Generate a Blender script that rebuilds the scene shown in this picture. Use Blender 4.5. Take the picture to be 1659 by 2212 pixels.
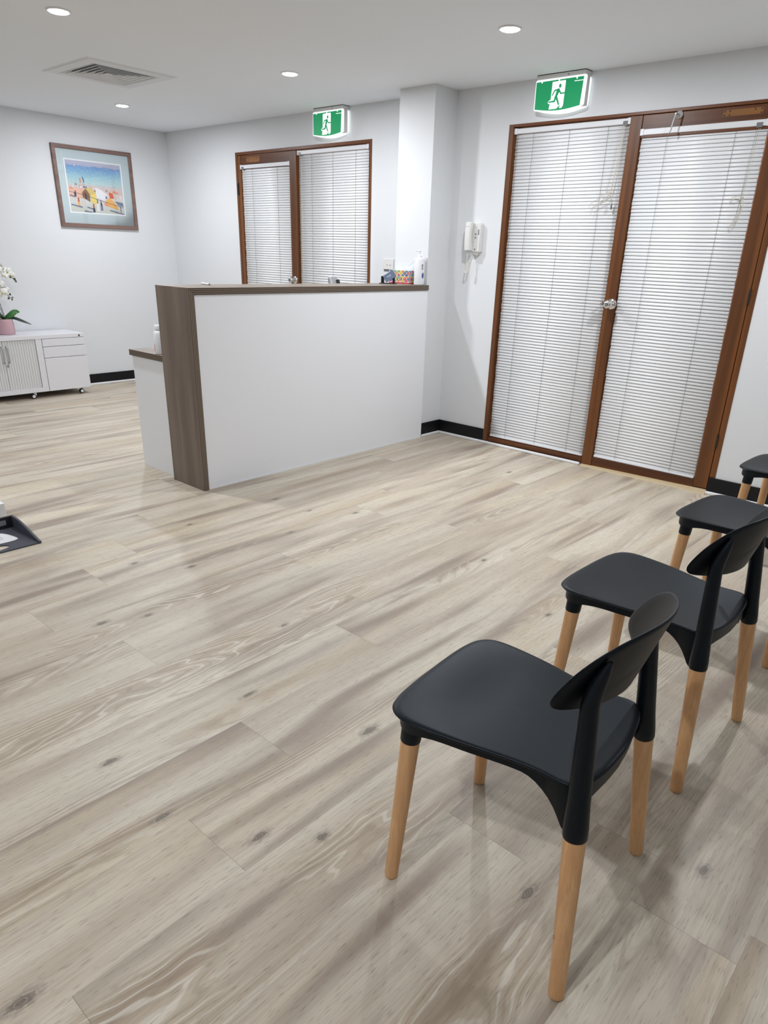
import bpy, bmesh, math, random
from mathutils import Vector, Matrix
random.seed(4)
PI = math.pi
for o in list(bpy.data.objects): bpy.data.objects.remove(o)
SC = bpy.context.scene
COL = SC.collection

# ------------------------------------------------------------------ camera
CAM = Vector((3.5254, -4.582, 1.35))
cd = bpy.data.cameras.new('camera'); co = bpy.data.objects.new('camera', cd); COL.objects.link(co)
right = Vector((0.74666683, 0.66442479, 0.03206782)); fwd = Vector((-0.59838387, 0.69194599, -0.40391519)); up = Vector((-0.29056047, 0.28240121, 0.9142342))
M = Matrix((right, up, -fwd)).transposed().to_4x4(); M.translation = CAM
co.matrix_world = M
cd.sensor_fit = 'AUTO'; cd.sensor_width = 36; cd.lens = 24.394; cd.shift_x = -0.0101; cd.shift_y = 0.048; cd.clip_start = 0.05
SC.camera = co

# ------------------------------------------------------------------ world, exposure
W = bpy.data.worlds.new('world'); SC.world = W; W.use_nodes = True
bgn = W.node_tree.nodes['Background']; bgn.inputs[0].default_value = (0.95, 0.93, 0.90, 1); bgn.inputs[1].default_value = 1.0
SC.view_settings.view_transform = 'Standard'; SC.view_settings.look = 'None'; SC.view_settings.gamma = 1; SC.view_settings.exposure = 0.21
SC.view_settings.use_curve_mapping = False
LAMP_W = 19.0          # power of one ceiling downlight
LAMP_COL = (0.94, 0.966, 1.0)
LAMPS = [(-2.724, -1.02), (-0.635, -0.989), (1.081, -1.006), (2.83, -1.0), (-0.615, -2.515), (2.80, -5.0), (-0.62, -5.0)]

XL, XR, YF, H = -3.7302, 5.2, -6.6, 2.4145

# ------------------------------------------------------------------ materials
def nt(name):
    m = bpy.data.materials.new(name); m.use_nodes = True
    t = m.node_tree; b = t.nodes['Principled BSDF']
    return m, t, b
def mat(name, col, rough=0.5, metal=0.0, spec=0.5, var=0.0, vscale=30.0, bump=0.0, bscale=200.0, emit=None, es=0.0, coat=0.0):
    m, t, b = nt(name)
    b.inputs['Base Color'].default_value = (*col, 1); b.inputs['Roughness'].default_value = rough; b.inputs['Metallic'].default_value = metal
    b.inputs['Specular IOR Level'].default_value = spec; b.inputs['Coat Weight'].default_value = coat
    tc = t.nodes.new('ShaderNodeTexCoord')
    if var > 0:
        n = t.nodes.new('ShaderNodeTexNoise'); n.inputs['Scale'].default_value = vscale; n.inputs['Detail'].default_value = 3
        t.links.new(tc.outputs['Object'], n.inputs['Vector'])
        mx = t.nodes.new('ShaderNodeMix'); mx.data_type = 'RGBA'
        mx.inputs[6].default_value = (*[c * (1 - var) for c in col], 1); mx.inputs[7].default_value = (*[min(1, c * (1 + var)) for c in col], 1)
        t.links.new(n.outputs['Fac'], mx.inputs[0]); t.links.new(mx.outputs[2], b.inputs['Base Color'])
    if bump > 0:
        n = t.nodes.new('ShaderNodeTexNoise'); n.inputs['Scale'].default_value = bscale
        t.links.new(tc.outputs['Object'], n.inputs['Vector'])
        bp = t.nodes.new('ShaderNodeBump'); bp.inputs['Strength'].default_value = bump; bp.inputs['Distance'].default_value = 0.002
        t.links.new(n.outputs['Fac'], bp.inputs['Height']); t.links.new(bp.outputs['Normal'], b.inputs['Normal'])
    if emit:
        b.inputs['Emission Color'].default_value = (*emit, 1); b.inputs['Emission Strength'].default_value = es
    return m
class NG:
    """tiny helper to write node maths"""
    def __init__(s, t): s.t = t
    def n(s, ty, **k):
        x = s.t.nodes.new(ty)
        for a, v in k.items(): setattr(x, a, v)
        return x
    def put(s, sock, v):
        if isinstance(v, (int, float)): sock.default_value = v
        elif isinstance(v, (tuple, list)): sock.default_value = v
        else: s.t.links.new(v, sock)
    def m(s, op, a, b=0.0, c=None, clamp=False):
        x = s.n('ShaderNodeMath', operation=op, use_clamp=clamp); s.put(x.inputs[0], a); s.put(x.inputs[1], b)
        if c is not None: s.put(x.inputs[2], c)
        return x.outputs[0]
    def vec(s, a, b, c=0.0):
        x = s.n('ShaderNodeCombineXYZ'); s.put(x.inputs[0], a); s.put(x.inputs[1], b); s.put(x.inputs[2], c); return x.outputs[0]
    def noise(s, v, scale=1.0, detail=2.0, dist=0.0, rough=0.5):
        x = s.n('ShaderNodeTexNoise'); s.put(x.inputs['Vector'], v); x.inputs['Scale'].default_value = scale; x.inputs['Detail'].default_value = detail
        x.inputs['Distortion'].default_value = dist; x.inputs['Roughness'].default_value = rough
        return x.outputs['Fac']
    def mix(s, f, a, b, mode='MIX'):
        x = s.n('ShaderNodeMix', data_type='RGBA', blend_type=mode); s.put(x.inputs[0], f)
        s.put(x.inputs[6], (*a, 1) if isinstance(a, tuple) and len(a) == 3 else a); s.put(x.inputs[7], (*b, 1) if isinstance(b, tuple) and len(b) == 3 else b)
        return x.outputs[2]
    def ss(s, v, lo, hi):   # smooth remap to 0..1
        x = s.n('ShaderNodeMapRange', interpolation_type='SMOOTHSTEP'); s.put(x.inputs[0], v); x.inputs[1].default_value = lo; x.inputs[2].default_value = hi
        return x.outputs[0]
def sr(r, g, b):
    f = lambda c: (c / 255 / 12.92) if c / 255 < 0.04045 else ((c / 255 + 0.055) / 1.055) ** 2.4
    return (f(r), f(g), f(b))

KNOTS = [(0.442, -2.693), (0.897, -2.382), (0.713, -2.086), (0.425, -2.096), (0.91, -2.993), (1.193, -3.378), (1.636, -3.048), (1.915, -3.435), (1.9, -3.913), (2.334, -3.295), (2.195, -3.926), (2.428, -3.795), (2.543, -3.686), (2.427, -4.374), (1.823, -1.947), (2.341, -2.221), (1.126, -3.536), (0.698, -3.158), (1.069, -0.562), (3.015, -3.476), (0.92, -1.922), (3.295, -3.122)]
def floor_material():
    m, t, b = nt('oak_plank'); g = NG(t)
    geo = g.n('ShaderNodeNewGeometry'); sp = g.n('ShaderNodeSeparateXYZ'); t.links.new(geo.outputs['Position'], sp.inputs[0])
    X, Y = sp.outputs[0], sp.outputs[1]
    at = g.n('ShaderNodeAttribute', attribute_name='plank'); R = at.outputs['Fac']
    uv = g.n('ShaderNodeUVMap', uv_map='UVMap'); su = g.n('ShaderNodeSeparateXYZ'); t.links.new(uv.outputs[0], su.inputs[0])
    ox = g.m('MULTIPLY', R, 37.0); oy = g.m('MULTIPLY', R, 91.0)
    x2 = g.m('ADD', X, ox); y2 = g.m('ADD', Y, oy)
    warp = g.m('MULTIPLY', g.m('SUBTRACT', g.noise(g.vec(g.m('MULTIPLY', x2, 3.0), g.m('MULTIPLY', y2, 1.1)), 1, 1), 0.5), 0.06)
    xw = g.m('ADD', x2, warp)
    broad = g.noise(g.vec(g.m('MULTIPLY', xw, 8.0), g.m('MULTIPLY', y2, 0.6)), 1, 2.0, 0.1)
    broad2 = g.noise(g.vec(g.m('MULTIPLY', xw, 10.0), g.m('MULTIPLY', y2, 0.95), 7.0), 1, 1.5, 0.0)
    fine = g.noise(g.vec(g.m('MULTIPLY', xw, 170.0), g.m('MULTIPLY', y2, 7.0)), 1, 3)
    warm = g.noise(g.vec(g.m('MULTIPLY', xw, 6.0), g.m('MULTIPLY', y2, 0.6), 21.0), 1, 2)
    pale = sr(213, 204, 187); mid = sr(193, 180, 163); dark = sr(149, 133, 120)
    c = g.mix(g.ss(broad, 0.36, 0.66), pale, mid)
    c = g.mix(g.m('MULTIPLY', g.ss(broad2, 0.47, 0.72), 0.85), c, dark)
    c = g.mix(g.m('MULTIPLY', g.ss(warm, 0.5, 0.7), 0.35), c, sr(206, 186, 152))
    # cathedral figure: contour lines of a stretched noise, pale and brown
    cn = g.noise(g.vec(g.m('MULTIPLY', xw, 5.5), g.m('MULTIPLY', y2, 0.55), 3.0), 1, 1.5, 0.5)
    wv = g.m('SINE', g.m('MULTIPLY', cn, 150.0))
    msk = g.ss(g.noise(g.vec(g.m('MULTIPLY', x2, 6.0), g.m('MULTIPLY', y2, 0.6), 11.0), 1, 1), 0.56, 0.70)
    c = g.mix(g.m('MULTIPLY', g.m('MULTIPLY', g.ss(wv, 0.55, 1.0), msk), 0.5), c, sr(224, 216, 202))
    c = g.mix(g.m('MULTIPLY', g.m('MULTIPLY', g.ss(g.m('MULTIPLY', wv, -1.0), 0.45, 1.0), msk), 0.38), c, sr(150, 132, 108))
    # three boards with strong arched figure
    for (xc, hw_, ya_, yb_, ph_) in ((2.64, 0.105, -4.75, -3.25, 0.0), (1.635, 0.085, -4.6, -2.3, 3.1), (1.19, 0.070, -4.2, -1.5, 5.2), (3.07, 0.10, -4.6, -3.3, 1.2), (-1.2, 0.08, -3.8, -1.9, 2.2)):
        nw = g.noise(g.vec(g.m('MULTIPLY', X, 11.0), g.m('MULTIPLY', Y, 2.6), ph_), 1, 2)
        nw2 = g.noise(g.vec(ph_ + 4.0, g.m('MULTIPLY', Y, 2.0), 0.0), 1, 1)
        dx = g.m('DIVIDE', g.m('SUBTRACT', g.m('ADD', X, g.m('MULTIPLY', g.m('SUBTRACT', nw2, 0.5), 0.07)), xc), hw_)
        d2_ = g.m('MULTIPLY', dx, dx)
        ff = g.m('SINE', g.m('ADD', g.m('ADD', g.m('MULTIPLY', Y, 26.0), g.m('MULTIPLY', d2_, 22.0)), g.m('MULTIPLY', nw, 34.0)))
        am = g.m('MULTIPLY', g.m('SUBTRACT', 1.0, g.ss(d2_, 0.45, 1.15)), g.m('MULTIPLY', g.ss(Y, ya_, ya_ + 0.35), g.m('SUBTRACT', 1.0, g.ss(Y, yb_ - 0.35, yb_))))
        am = g.m('MULTIPLY', am, g.ss(g.noise(g.vec(g.m('MULTIPLY', X, 4.0), g.m('MULTIPLY', Y, 1.7), ph_), 1, 1), 0.34, 0.52))
        c = g.mix(g.m('MULTIPLY', am, 0.30), c, sr(178, 160, 134))
        c = g.mix(g.m('MULTIPLY', g.m('MULTIPLY', g.ss(ff, 0.66, 1.0), am), 0.60), c, sr(228, 221, 208))
        c = g.mix(g.m('MULTIPLY', g.m('MULTIPLY', g.ss(g.m('MULTIPLY', ff, -1.0), 0.5, 1.0), am), 0.35), c, sr(146, 128, 104))
    # short dark pores
    por = g.noise(g.vec(g.m('MULTIPLY', x2, 260.0), g.m('MULTIPLY', y2, 26.0), 2.0), 1, 1)
    c = g.mix(g.m('MULTIPLY', g.ss(por, 0.60, 0.74), 0.42), c, sr(120, 106, 90))
    c = g.mix(g.m('MULTIPLY', g.ss(fine, 0.40, 0.68), 0.24), c, sr(140, 126, 110))
    # knots where the photo shows them
    acc = 0.0; ring = 0.0
    for kx, ky in KNOTS:
        rx, ry = random.uniform(0.010, 0.015), random.uniform(0.022, 0.036)
        if (kx, ky) in ((2.427, -4.374), (2.334, -3.295)): rx, ry = 0.018, 0.042
        dx = g.m('DIVIDE', g.m('SUBTRACT', X, kx), rx); dy = g.m('DIVIDE', g.m('SUBTRACT', Y, ky), ry)
        d = g.m('SQRT', g.m('ADD', g.m('MULTIPLY', dx, dx), g.m('MULTIPLY', dy, dy)))
        e = g.m('POWER', 2.0, g.m('MULTIPLY', d, -1.6))
        acc = e if isinstance(acc, float) else g.m('MAXIMUM', acc, e)
    nz = g.noise(g.vec(g.m('MULTIPLY', X, 130.0), g.m('MULTIPLY', Y, 60.0)), 1, 3)
    kk = g.ss(g.m('ADD', acc, g.m('MULTIPLY', g.m('SUBTRACT', nz, 0.5), 0.5)), 0.12, 0.70)
    c = g.mix(g.m('MULTIPLY', kk, 0.88), c, sr(104, 92, 82))
    rg = g.m('SINE', g.m('ADD', g.m('MULTIPLY', acc, 24.0), g.m('MULTIPLY', nz, 7.0)))
    c = g.mix(g.m('MULTIPLY', g.m('MULTIPLY', g.ss(rg, 0.5, 1.0), g.ss(acc, 0.12, 0.5)), 0.28), c, sr(212, 204, 192))
    # per plank tone
    br = g.m('ADD', 0.955, g.m('MULTIPLY', g.m('FRACT', g.m('MULTIPLY', R, 13.7)), 0.09))
    cm = g.n('ShaderNodeVectorMath', operation='SCALE'); t.links.new(c, cm.inputs[0]); t.links.new(br, cm.inputs['Scale'])
    c = cm.outputs[0]
    # thin joints
    lu = g.m('LESS_THAN', su.outputs[0], 0.0009); lv = g.m('LESS_THAN', su.outputs[1], 0.0013)
    c = g.mix(g.m('ADD', g.m('MULTIPLY', lu, 0.35), g.m('MULTIPLY', lv, 0.6), clamp=True), c, sr(120, 108, 94))
    t.links.new(c, b.inputs['Base Color'])
    rr = g.m('ADD', 0.36, g.m('MULTIPLY', fine, 0.12)); t.links.new(rr, b.inputs['Roughness'])
    b.inputs['Specular IOR Level'].default_value = 0.45
    bm_ = g.n('ShaderNodeBump'); bm_.inputs['Strength'].default_value = 0.12; bm_.inputs['Distance'].default_value = 0.001
    t.links.new(fine, bm_.inputs['Height']); t.links.new(bm_.outputs['Normal'], b.inputs['Normal'])
    return m
def wood(name, c1, c2, axis, across=60.0, along=2.0, rough=0.4, edge=None, streak=None, spec=0.4, edge_axis=None):
    """grain runs along `axis` (0,1,2); faces whose normal is along `edge_axis` show layered edge stripes"""
    m, t, b = nt(name); g = NG(t)
    tc = g.n('ShaderNodeTexCoord'); sp = g.n('ShaderNodeSeparateXYZ'); t.links.new(tc.outputs['Object'], sp.inputs[0])
    P = [sp.outputs[0], sp.outputs[1], sp.outputs[2]]
    sc = [across] * 3; sc[axis] = along
    V = g.vec(*[g.m('MULTIPLY', P[i], sc[i]) for i in range(3)])
    n1 = g.noise(V, 0.35, 4, 0.6); n2 = g.noise(V, 2.5, 3)
    c = g.mix(g.ss(n1, 0.3, 0.7), c1, c2)
    c = g.mix(g.m('MULTIPLY', g.ss(n2, 0.45, 0.75), 0.35), c, tuple(v * 0.55 for v in c1))
    if streak:
        n3 = g.noise(V, 0.12, 3, 1.2); c = g.mix(g.m('MULTIPLY', g.ss(n3, 0.52, 0.7), 0.6), c, streak)
    if edge:
        ge = g.n('ShaderNodeNewGeometry'); sn = g.n('ShaderNodeSeparateXYZ'); t.links.new(ge.outputs['Normal'], sn.inputs[0])
        isE = g.m('GREATER_THAN', g.m('ABSOLUTE', sn.outputs[edge_axis]), 0.6)
        k = [i for i in range(3) if i not in (axis, edge_axis)][0]
        w = g.noise(g.vec(g.m('MULTIPLY', P[axis], 6.0), 0.0, 0.0), 1, 2)
        s_ = g.m('SINE', g.m('ADD', g.m('MULTIPLY', P[k], 2 * PI / 0.0095), g.m('MULTIPLY', w, 3.0)))
        ce = g.mix(g.ss(s_, -0.3, 0.9), edge[0], edge[1])
        c = g.mix(isE, c, ce)
    t.links.new(c, b.inputs['Base Color']); b.inputs['Roughness'].default_value = rough; b.inputs['Specular IOR Level'].default_value = spec
    return m

M_wall = mat('wall_paint', sr(221, 223, 226), 0.75, spec=0.25, var=0.008, vscale=2.0, bump=0.05, bscale=300)
M_ceil = mat('ceiling_paint', sr(238, 242, 247), 0.9, spec=0.1, var=0.006, vscale=1.5)
M_floor = floor_material()
M_black = mat('baseboard_black', sr(11, 11, 14), 0.5, spec=0.3, var=0.1)
M_quad = mat('white_gloss_trim', sr(232, 233, 235), 0.35)
M_lamv = wood('laminate_vertical', sr(134, 120, 108), sr(112, 99, 90), 2, 38, 2.2, 0.45, (sr(84, 71, 60), sr(140, 124, 108)), sr(88, 78, 74), edge_axis=0)
M_lamh = wood('laminate_length', sr(136, 123, 110), sr(114, 102, 92), 1, 55, 1.6, 0.40, (sr(72, 60, 50), sr(128, 113, 98)), sr(90, 80, 74), edge_axis=0)
M_lamd = wood('laminate_desk', sr(136, 123, 110), sr(114, 102, 92), 0, 55, 1.6, 0.40, (sr(72, 60, 50), sr(128, 113, 98)), sr(90, 80, 74), edge_axis=1)
M_melam = mat('white_melamine', sr(240, 242, 247), 0.32, var=0.004, vscale=3)
M_merbv = wood('merbau_vertical', sr(116, 69, 31), sr(82, 46, 19), 2, 60, 1.4, 0.38, None, sr(122, 72, 32))
M_merbh = wood('merbau_horizontal', sr(106, 60, 27), sr(76, 41, 18), 0, 60, 1.4, 0.38, None, sr(110, 62, 30))
M_raw = wood('bare_timber', sr(146, 98, 48), sr(124, 78, 38), 0, 60, 2, 0.5)
M_thresh = wood('pale_threshold', sr(205, 186, 150), sr(188, 166, 128), 0, 60, 2, 0.5)
M_blind = mat('blind_white', sr(238, 240, 243), 0.38, spec=0.5)
M_rail = mat('blind_rail', sr(226, 228, 232), 0.35)
M_cord = mat('blind_cord', sr(196, 188, 172), 0.8)
M_ladder = mat('blind_ladder', sr(120, 116, 112), 0.8)
M_clear = mat('smoky_clip', sr(120, 122, 124), 0.2, spec=0.6)
M_chrome = mat('chrome', (0.72, 0.71, 0.70), 0.14, 1.0)
M_steel = mat('brushed_steel', (0.45, 0.45, 0.45), 0.35, 1.0)
M_darkm = mat('dark_metal', sr(35, 30, 28), 0.5)
M_plast = mat('chair_plastic', (0.0018, 0.0023, 0.0042), 0.42, spec=0.28, bump=0.06, bscale=900)
M_plast.node_tree.nodes['Principled BSDF'].inputs['Specular Tint'].default_value = (0.72, 0.86, 1.0, 1)
M_beech = wood('beech', sr(226, 180, 132), sr(212, 162, 114), 2, 160, 6, 0.42, None, sr(204, 150, 102))
M_red = mat('red_mark', sr(200, 50, 35), 0.5)
M_signw = mat('sign_diffuser', (0.9, 0.9, 0.9), 0.4, emit=(0.93, 1.0, 1.0), es=0.62)
M_signg = mat('sign_green', sr(10, 110, 60), 0.4, emit=(0.004, 0.215, 0.085), es=0.85)
M_signb = mat('sign_housing', sr(222, 220, 220), 0.5)
M_ink = mat('dark_ink', sr(30, 30, 32), 0.6)
M_lens = mat('downlight_lens', (0.9, 0.9, 0.9), 0.4, emit=(0.96, 0.98, 1.0), es=14.0)
M_trimr = mat('downlight_trim', sr(222, 222, 224), 0.4)
M_ventw = mat('vent_white', sr(222, 223, 225), 0.5)
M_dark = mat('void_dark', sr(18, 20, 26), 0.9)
M_cab = mat('cabinet_white', sr(222, 222, 226), 0.38)
M_tamb = mat('tambour_door', sr(214, 215, 216), 0.4)
M_handle = mat('satin_handle', sr(176, 177, 180), 0.35, 0.3)
M_pot = mat('pink_ceramic', sr(196, 160, 168), 0.35, var=0.03)
M_leaf = mat('orchid_leaf', sr(48, 108, 44), 0.35, var=0.25, vscale=25)
M_leafd = mat('orchid_leaf_dark', sr(24, 44, 34), 0.4, var=0.2, vscale=25)
M_stem = mat('orchid_stem', sr(66, 62, 48), 0.6, var=0.2)
M_petal = mat('orchid_petal', sr(238, 238, 232), 0.5)
M_lip = mat('orchid_lip', sr(214, 208, 130), 0.5)
M_soil = mat('bark_mulch', sr(40, 30, 26), 0.9, var=0.5, vscale=80)
M_phone = mat('phone_white', sr(222, 222, 220), 0.30)
M_grey = mat('grey_plastic', sr(120, 122, 126), 0.4)
M_frame = wood('frame_brown', sr(132, 106, 98), sr(112, 88, 82), 1, 60, 3, 0.4)
M_mat = mat('mat_board', sr(192, 206, 210), 0.55)
M_bevel = mat('mat_bevel', sr(236, 238, 240), 0.5)
M_blackp = mat('black_plastic', sr(16, 16, 18), 0.3)
M_bottle = mat('bottle_white', sr(232, 234, 238), 0.28)
M_lblue = mat('label_blue', sr(70, 90, 150), 0.5)
M_pink = mat('label_pink', sr(214, 96, 130), 0.5)
M_card = mat('card_blue_grey', sr(92, 106, 130), 0.45)
M_text = mat('card_text', sr(206, 212, 222), 0.5)
M_brick = mat('brick_outside', sr(190, 130, 100), 0.9, var=0.3, vscale=9)
M_tray = mat('charcoal_plastic', sr(66, 68, 78), 0.45, bump=0.05, bscale=500)
M_trayd = mat('charcoal_edge', sr(30, 30, 34), 0.45)
M_sticker = mat('white_sticker', sr(232, 232, 236), 0.4)
M_ring = mat('sticker_print', sr(130, 130, 136), 0.5)
M_box = mat('white_carton', sr(228, 230, 232), 0.6)
def glass_mat():
    m, t, b = nt('window_glass')
    b.inputs['Base Color'].default_value = (0.9, 0.95, 0.95, 1); b.inputs['Transmission Weight'].default_value = 1; b.inputs['Roughness'].default_value = 0.02; b.inputs['IOR'].default_value = 1.45
    return m
M_glass = glass_mat()
def picglass():
    m, t, b = nt('picture_glass')
    out = [n for n in t.nodes if n.type == 'OUTPUT_MATERIAL'][0]
    tr = t.nodes.new('ShaderNodeBsdfTransparent'); gl = t.nodes.new('ShaderNodeBsdfGlossy'); gl.inputs['Roughness'].default_value = 0.03
    fr = t.nodes.new('ShaderNodeFresnel'); fr.inputs['IOR'].default_value = 1.45
    mx = t.nodes.new('ShaderNodeMixShader'); t.links.new(fr.outputs[0], mx.inputs[0]); t.links.new(tr.outputs[0], mx.inputs[1]); t.links.new(gl.outputs[0], mx.inputs[2]); t.links.new(mx.outputs[0], out.inputs[0])
    return m
M_pglass = picglass()

# ------------------------------------------------------------------ mesh builders
class MB:
    def __init__(s): s.v = []; s.f = []; s.mi = []; s.cur = 0
    def face(s, idx): s.f.append(tuple(idx)); s.mi.append(s.cur)
    def add(s, vs, fs):
        b = len(s.v); s.v += [Vector(p) for p in vs]
        for f in fs: s.face([b + i for i in f])
        return s
    def box(s, x0, x1, y0, y1, z0, z1):
        return s.add([(x, y, z) for z in (z0, z1) for y in (y0, y1) for x in (x0, x1)], [(0, 2, 3, 1), (4, 5, 7, 6), (0, 1, 5, 4), (2, 6, 7, 3), (0, 4, 6, 2), (1, 3, 7, 5)])
    def prism(s, poly, axis, a, b):
        """extrude a 2-D polygon along axis from a to b; the polygon gives the other two coordinates in order"""
        def P(p, h):
            q = [p[0], p[1]]; q.insert(axis, h); return q
        n = len(poly); vs = [P(p, a) for p in poly] + [P(p, b) for p in poly]
        fs = [tuple(range(n - 1, -1, -1)), tuple(range(n, 2 * n))] + [(i, (i + 1) % n, n + (i + 1) % n, n + i) for i in range(n)]
        return s.add(vs, fs)
    def tube(s, pts, r, n=12, caps=True):
        pts = [Vector(p) for p in pts]; R = r if isinstance(r, (list, tuple)) else [r] * len(pts)
        b = len(s.v); prev = None
        for i, p in enumerate(pts):
            d = (pts[min(i + 1, len(pts) - 1)] - pts[max(i - 1, 0)])
            if d.length < 1e-9: d = Vector((0, 0, 1))
            d.normalize()
            if prev is None:
                a = d.orthogonal().normalized()
            else:
                a = prev - d * prev.dot(d)
                a = a.normalized() if a.length > 1e-6 else d.orthogonal().normalized()
            prev = a; c = d.cross(a)
            for k in range(n):
                t = 2 * PI * k / n; s.v.append(p + (a * math.cos(t) + c * math.sin(t)) * R[i])
        for i in range(len(pts) - 1):
            for k in range(n):
                s.face((b + i * n + k, b + i * n + (k + 1) % n, b + (i + 1) * n + (k + 1) % n, b + (i + 1) * n + k))
        if caps:
            s.face([b + k for k in range(n - 1, -1, -1)]); e = b + (len(pts) - 1) * n; s.face([e + k for k in range(n)])
        return s
    def lathe(s, prof, c, axis=2, n=32):
        """profile [(r,h)...] around an axis through c"""
        b = len(s.v)
        for r, h in prof:
            for k in range(n):
                t = 2 * PI * k / n; q = [r * math.cos(t), r * math.sin(t)]; q.insert(axis, h)
                s.v.append(Vector(q) + Vector(c))
        m = len(prof)
        for i in range(m - 1):
            for k in range(n): s.face((b + i * n + k, b + i * n + (k + 1) % n, b + (i + 1) * n + (k + 1) % n, b + (i + 1) * n + k))
        s.face([b + k for k in range(n - 1, -1, -1)]); s.face([b + (m - 1) * n + k for k in range(n)])
        return s
    def ball(s, c, r, n=12, sc=(1, 1, 1)):
        b = len(s.v); m = n // 2
        for i in range(m + 1):
            ph = PI * i / m
            for k in range(n):
                t = 2 * PI * k / n
                s.v.append(Vector((c[0] + r * sc[0] * math.sin(ph) * math.cos(t), c[1] + r * sc[1] * math.sin(ph) * math.sin(t), c[2] + r * sc[2] * math.cos(ph))))
        for i in range(m):
            for k in range(n): s.face((b + i * n + k, b + (i + 1) * n + k, b + (i + 1) * n + (k + 1) % n, b + i * n + (k + 1) % n))
        return s
    def build(s, name, mats, parent=None, smooth=False, bevel=0.0, seg=2, label=None, ang=40):
        org = Vector((0, 0, 0))
        if parent is not None:
            q = parent
            while q is not None: org = org + q.location; q = q.parent
        elif s.v:
            lo = [min(v[i] for v in s.v) for i in range(3)]; hi = [max(v[i] for v in s.v) for i in range(3)]
            org = Vector(((lo[0] + hi[0]) / 2, (lo[1] + hi[1]) / 2, lo[2]))
        me = bpy.data.meshes.new(name); me.from_pydata([v - org for v in s.v], [], s.f)
        if not isinstance(mats, (list, tuple)): mats = [mats]
        for m_ in mats: me.materials.append(m_)
        for p, k in zip(me.polygons, s.mi): p.material_index = k
        bm = bmesh.new(); bm.from_mesh(me); bmesh.ops.remove_doubles(bm, verts=bm.verts, dist=1e-6); bmesh.ops.recalc_face_normals(bm, faces=bm.faces); bm.to_mesh(me); bm.free()
        if smooth:
            me.polygons.foreach_set('use_smooth', [True] * len(me.polygons))
            me.set_sharp_from_angle(angle=math.radians(ang))
        o = bpy.data.objects.new(name, me); COL.objects.link(o)
        if parent is not None: o.parent = parent
        else: o.location = org
        if bevel > 0:
            md = o.modifiers.new('Bevel', 'BEVEL'); md.width = bevel; md.segments = seg; md.limit_method = 'ANGLE'; md.angle_limit = math.radians(40); md.harden_normals = False
            if not smooth:
                me.polygons.foreach_set('use_smooth', [True] * len(me.polygons)); me.set_sharp_from_angle(angle=math.radians(30))
        if label: o['label'] = label
        return o
def tag(o, label=None, cat=None, group=None, kind=None):
    if label: o['label'] = label
    if cat: o['category'] = cat
    if group: o['group'] = group
    if kind: o['kind'] = kind
    return o
def thing(name, loc, label=None, cat=None, group=None, kind=None, rz=0.0):
    o = bpy.data.objects.new(name, None); COL.objects.link(o); o.location = loc; o.rotation_euler = (0, 0, rz); o.empty_display_size = 0.1
    return tag(o, label, cat, group, kind)
def copy_thing(src, loc=None):
    r = src.copy(); COL.objects.link(r)
    if loc is not None: r.location = loc
    for c in list(src.children):
        k = c.copy(); COL.objects.link(k); k.parent = r
        for d in list(c.children):
            e = d.copy(); COL.objects.link(e); e.parent = k
    return r
def struct(name, mb, m, **k): return tag(mb.build(name, m, **k), kind='structure')
def stroke(p0, p1, w, seg=6, w2=None):
    """2-D capsule polygon"""
    w2 = w if w2 is None else w2
    a = math.atan2(p1[1] - p0[1], p1[0] - p0[0]); P = []
    for k in range(seg + 1): t = a + PI / 2 + PI * k / seg; P.append((p0[0] + w * math.cos(t), p0[1] + w * math.sin(t)))
    for k in range(seg + 1): t = a - PI / 2 + PI * k / seg; P.append((p1[0] + w2 * math.cos(t), p1[1] + w2 * math.sin(t)))
    return P
def disc(c, r, n=20, ry=None): return [(c[0] + r * math.cos(2 * PI * k / n), c[1] + (ry or r) * math.sin(2 * PI * k / n)) for k in range(n)]

# ------------------------------------------------------------------ shell of the room
def build_floor():
    Wd, L = 0.237, 1.862
    start = {-1: -2.815, 0: -3.086, 1: -3.354, 2: -3.693, 3: -2.60, 4: -3.547, 5: -2.679, 6: -2.905, 7: -3.543, 8: -3.885, 9: -4.302, 10: -3.40, 11: -3.16}
    me = bpy.data.meshes.new('floor'); V = []; F = []; U = []; A = []
    k0 = math.floor((XL - 0.2 - 0.355) / Wd); k1 = math.ceil((XR + 0.2 - 0.355) / Wd)
    rnd = random.Random(11)
    for k in range(k0, k1):
        xa, xb = max(0.355 + Wd * k, XL - 0.1), min(0.355 + Wd * (k + 1), XR + 0.1)
        if xb <= xa: continue
        s = start.get(k, -rnd.uniform(2, 3.8)); y = s
        while y > YF - 0.1: y -= L
        while y < 0.1:
            ya, yb = max(y, YF - 0.1), min(y + L, 0.14)
            if yb - ya > 1e-4:
                b = len(V); V += [(xa, ya, 0), (xb, ya, 0), (xb, yb, 0), (xa, yb, 0)]; F.append((b, b + 1, b + 2, b + 3))
                U += [(0, ya - y), (xb - xa, ya - y), (xb - xa, yb - y), (0, yb - y)]; A.append(rnd.random())
            y += L
    n = len(V)
    # underside and rim give the slab its thickness
    me.from_pydata(V + [(XL - .1, YF - .1, -.1), (XR + .1, YF - .1, -.1), (XR + .1, .14, -.1), (XL - .1, .14, -.1)], [], F + [(n + 3, n + 2, n + 1, n)])
    uv = me.uv_layers.new(name='UVMap')
    for i, l in enumerate(me.loops): uv.data[i].uv = U[l.vertex_index] if l.vertex_index < n else (0.1, 0.1)
    at = me.attributes.new('plank', 'FLOAT', 'FACE')
    for i in range(len(me.polygons)): at.data[i].value = A[i] if i < len(A) else 0
    me.materials.append(M_floor); o = bpy.data.objects.new('floor', me); COL.objects.link(o); o['kind'] = 'structure'
build_floor()

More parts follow.
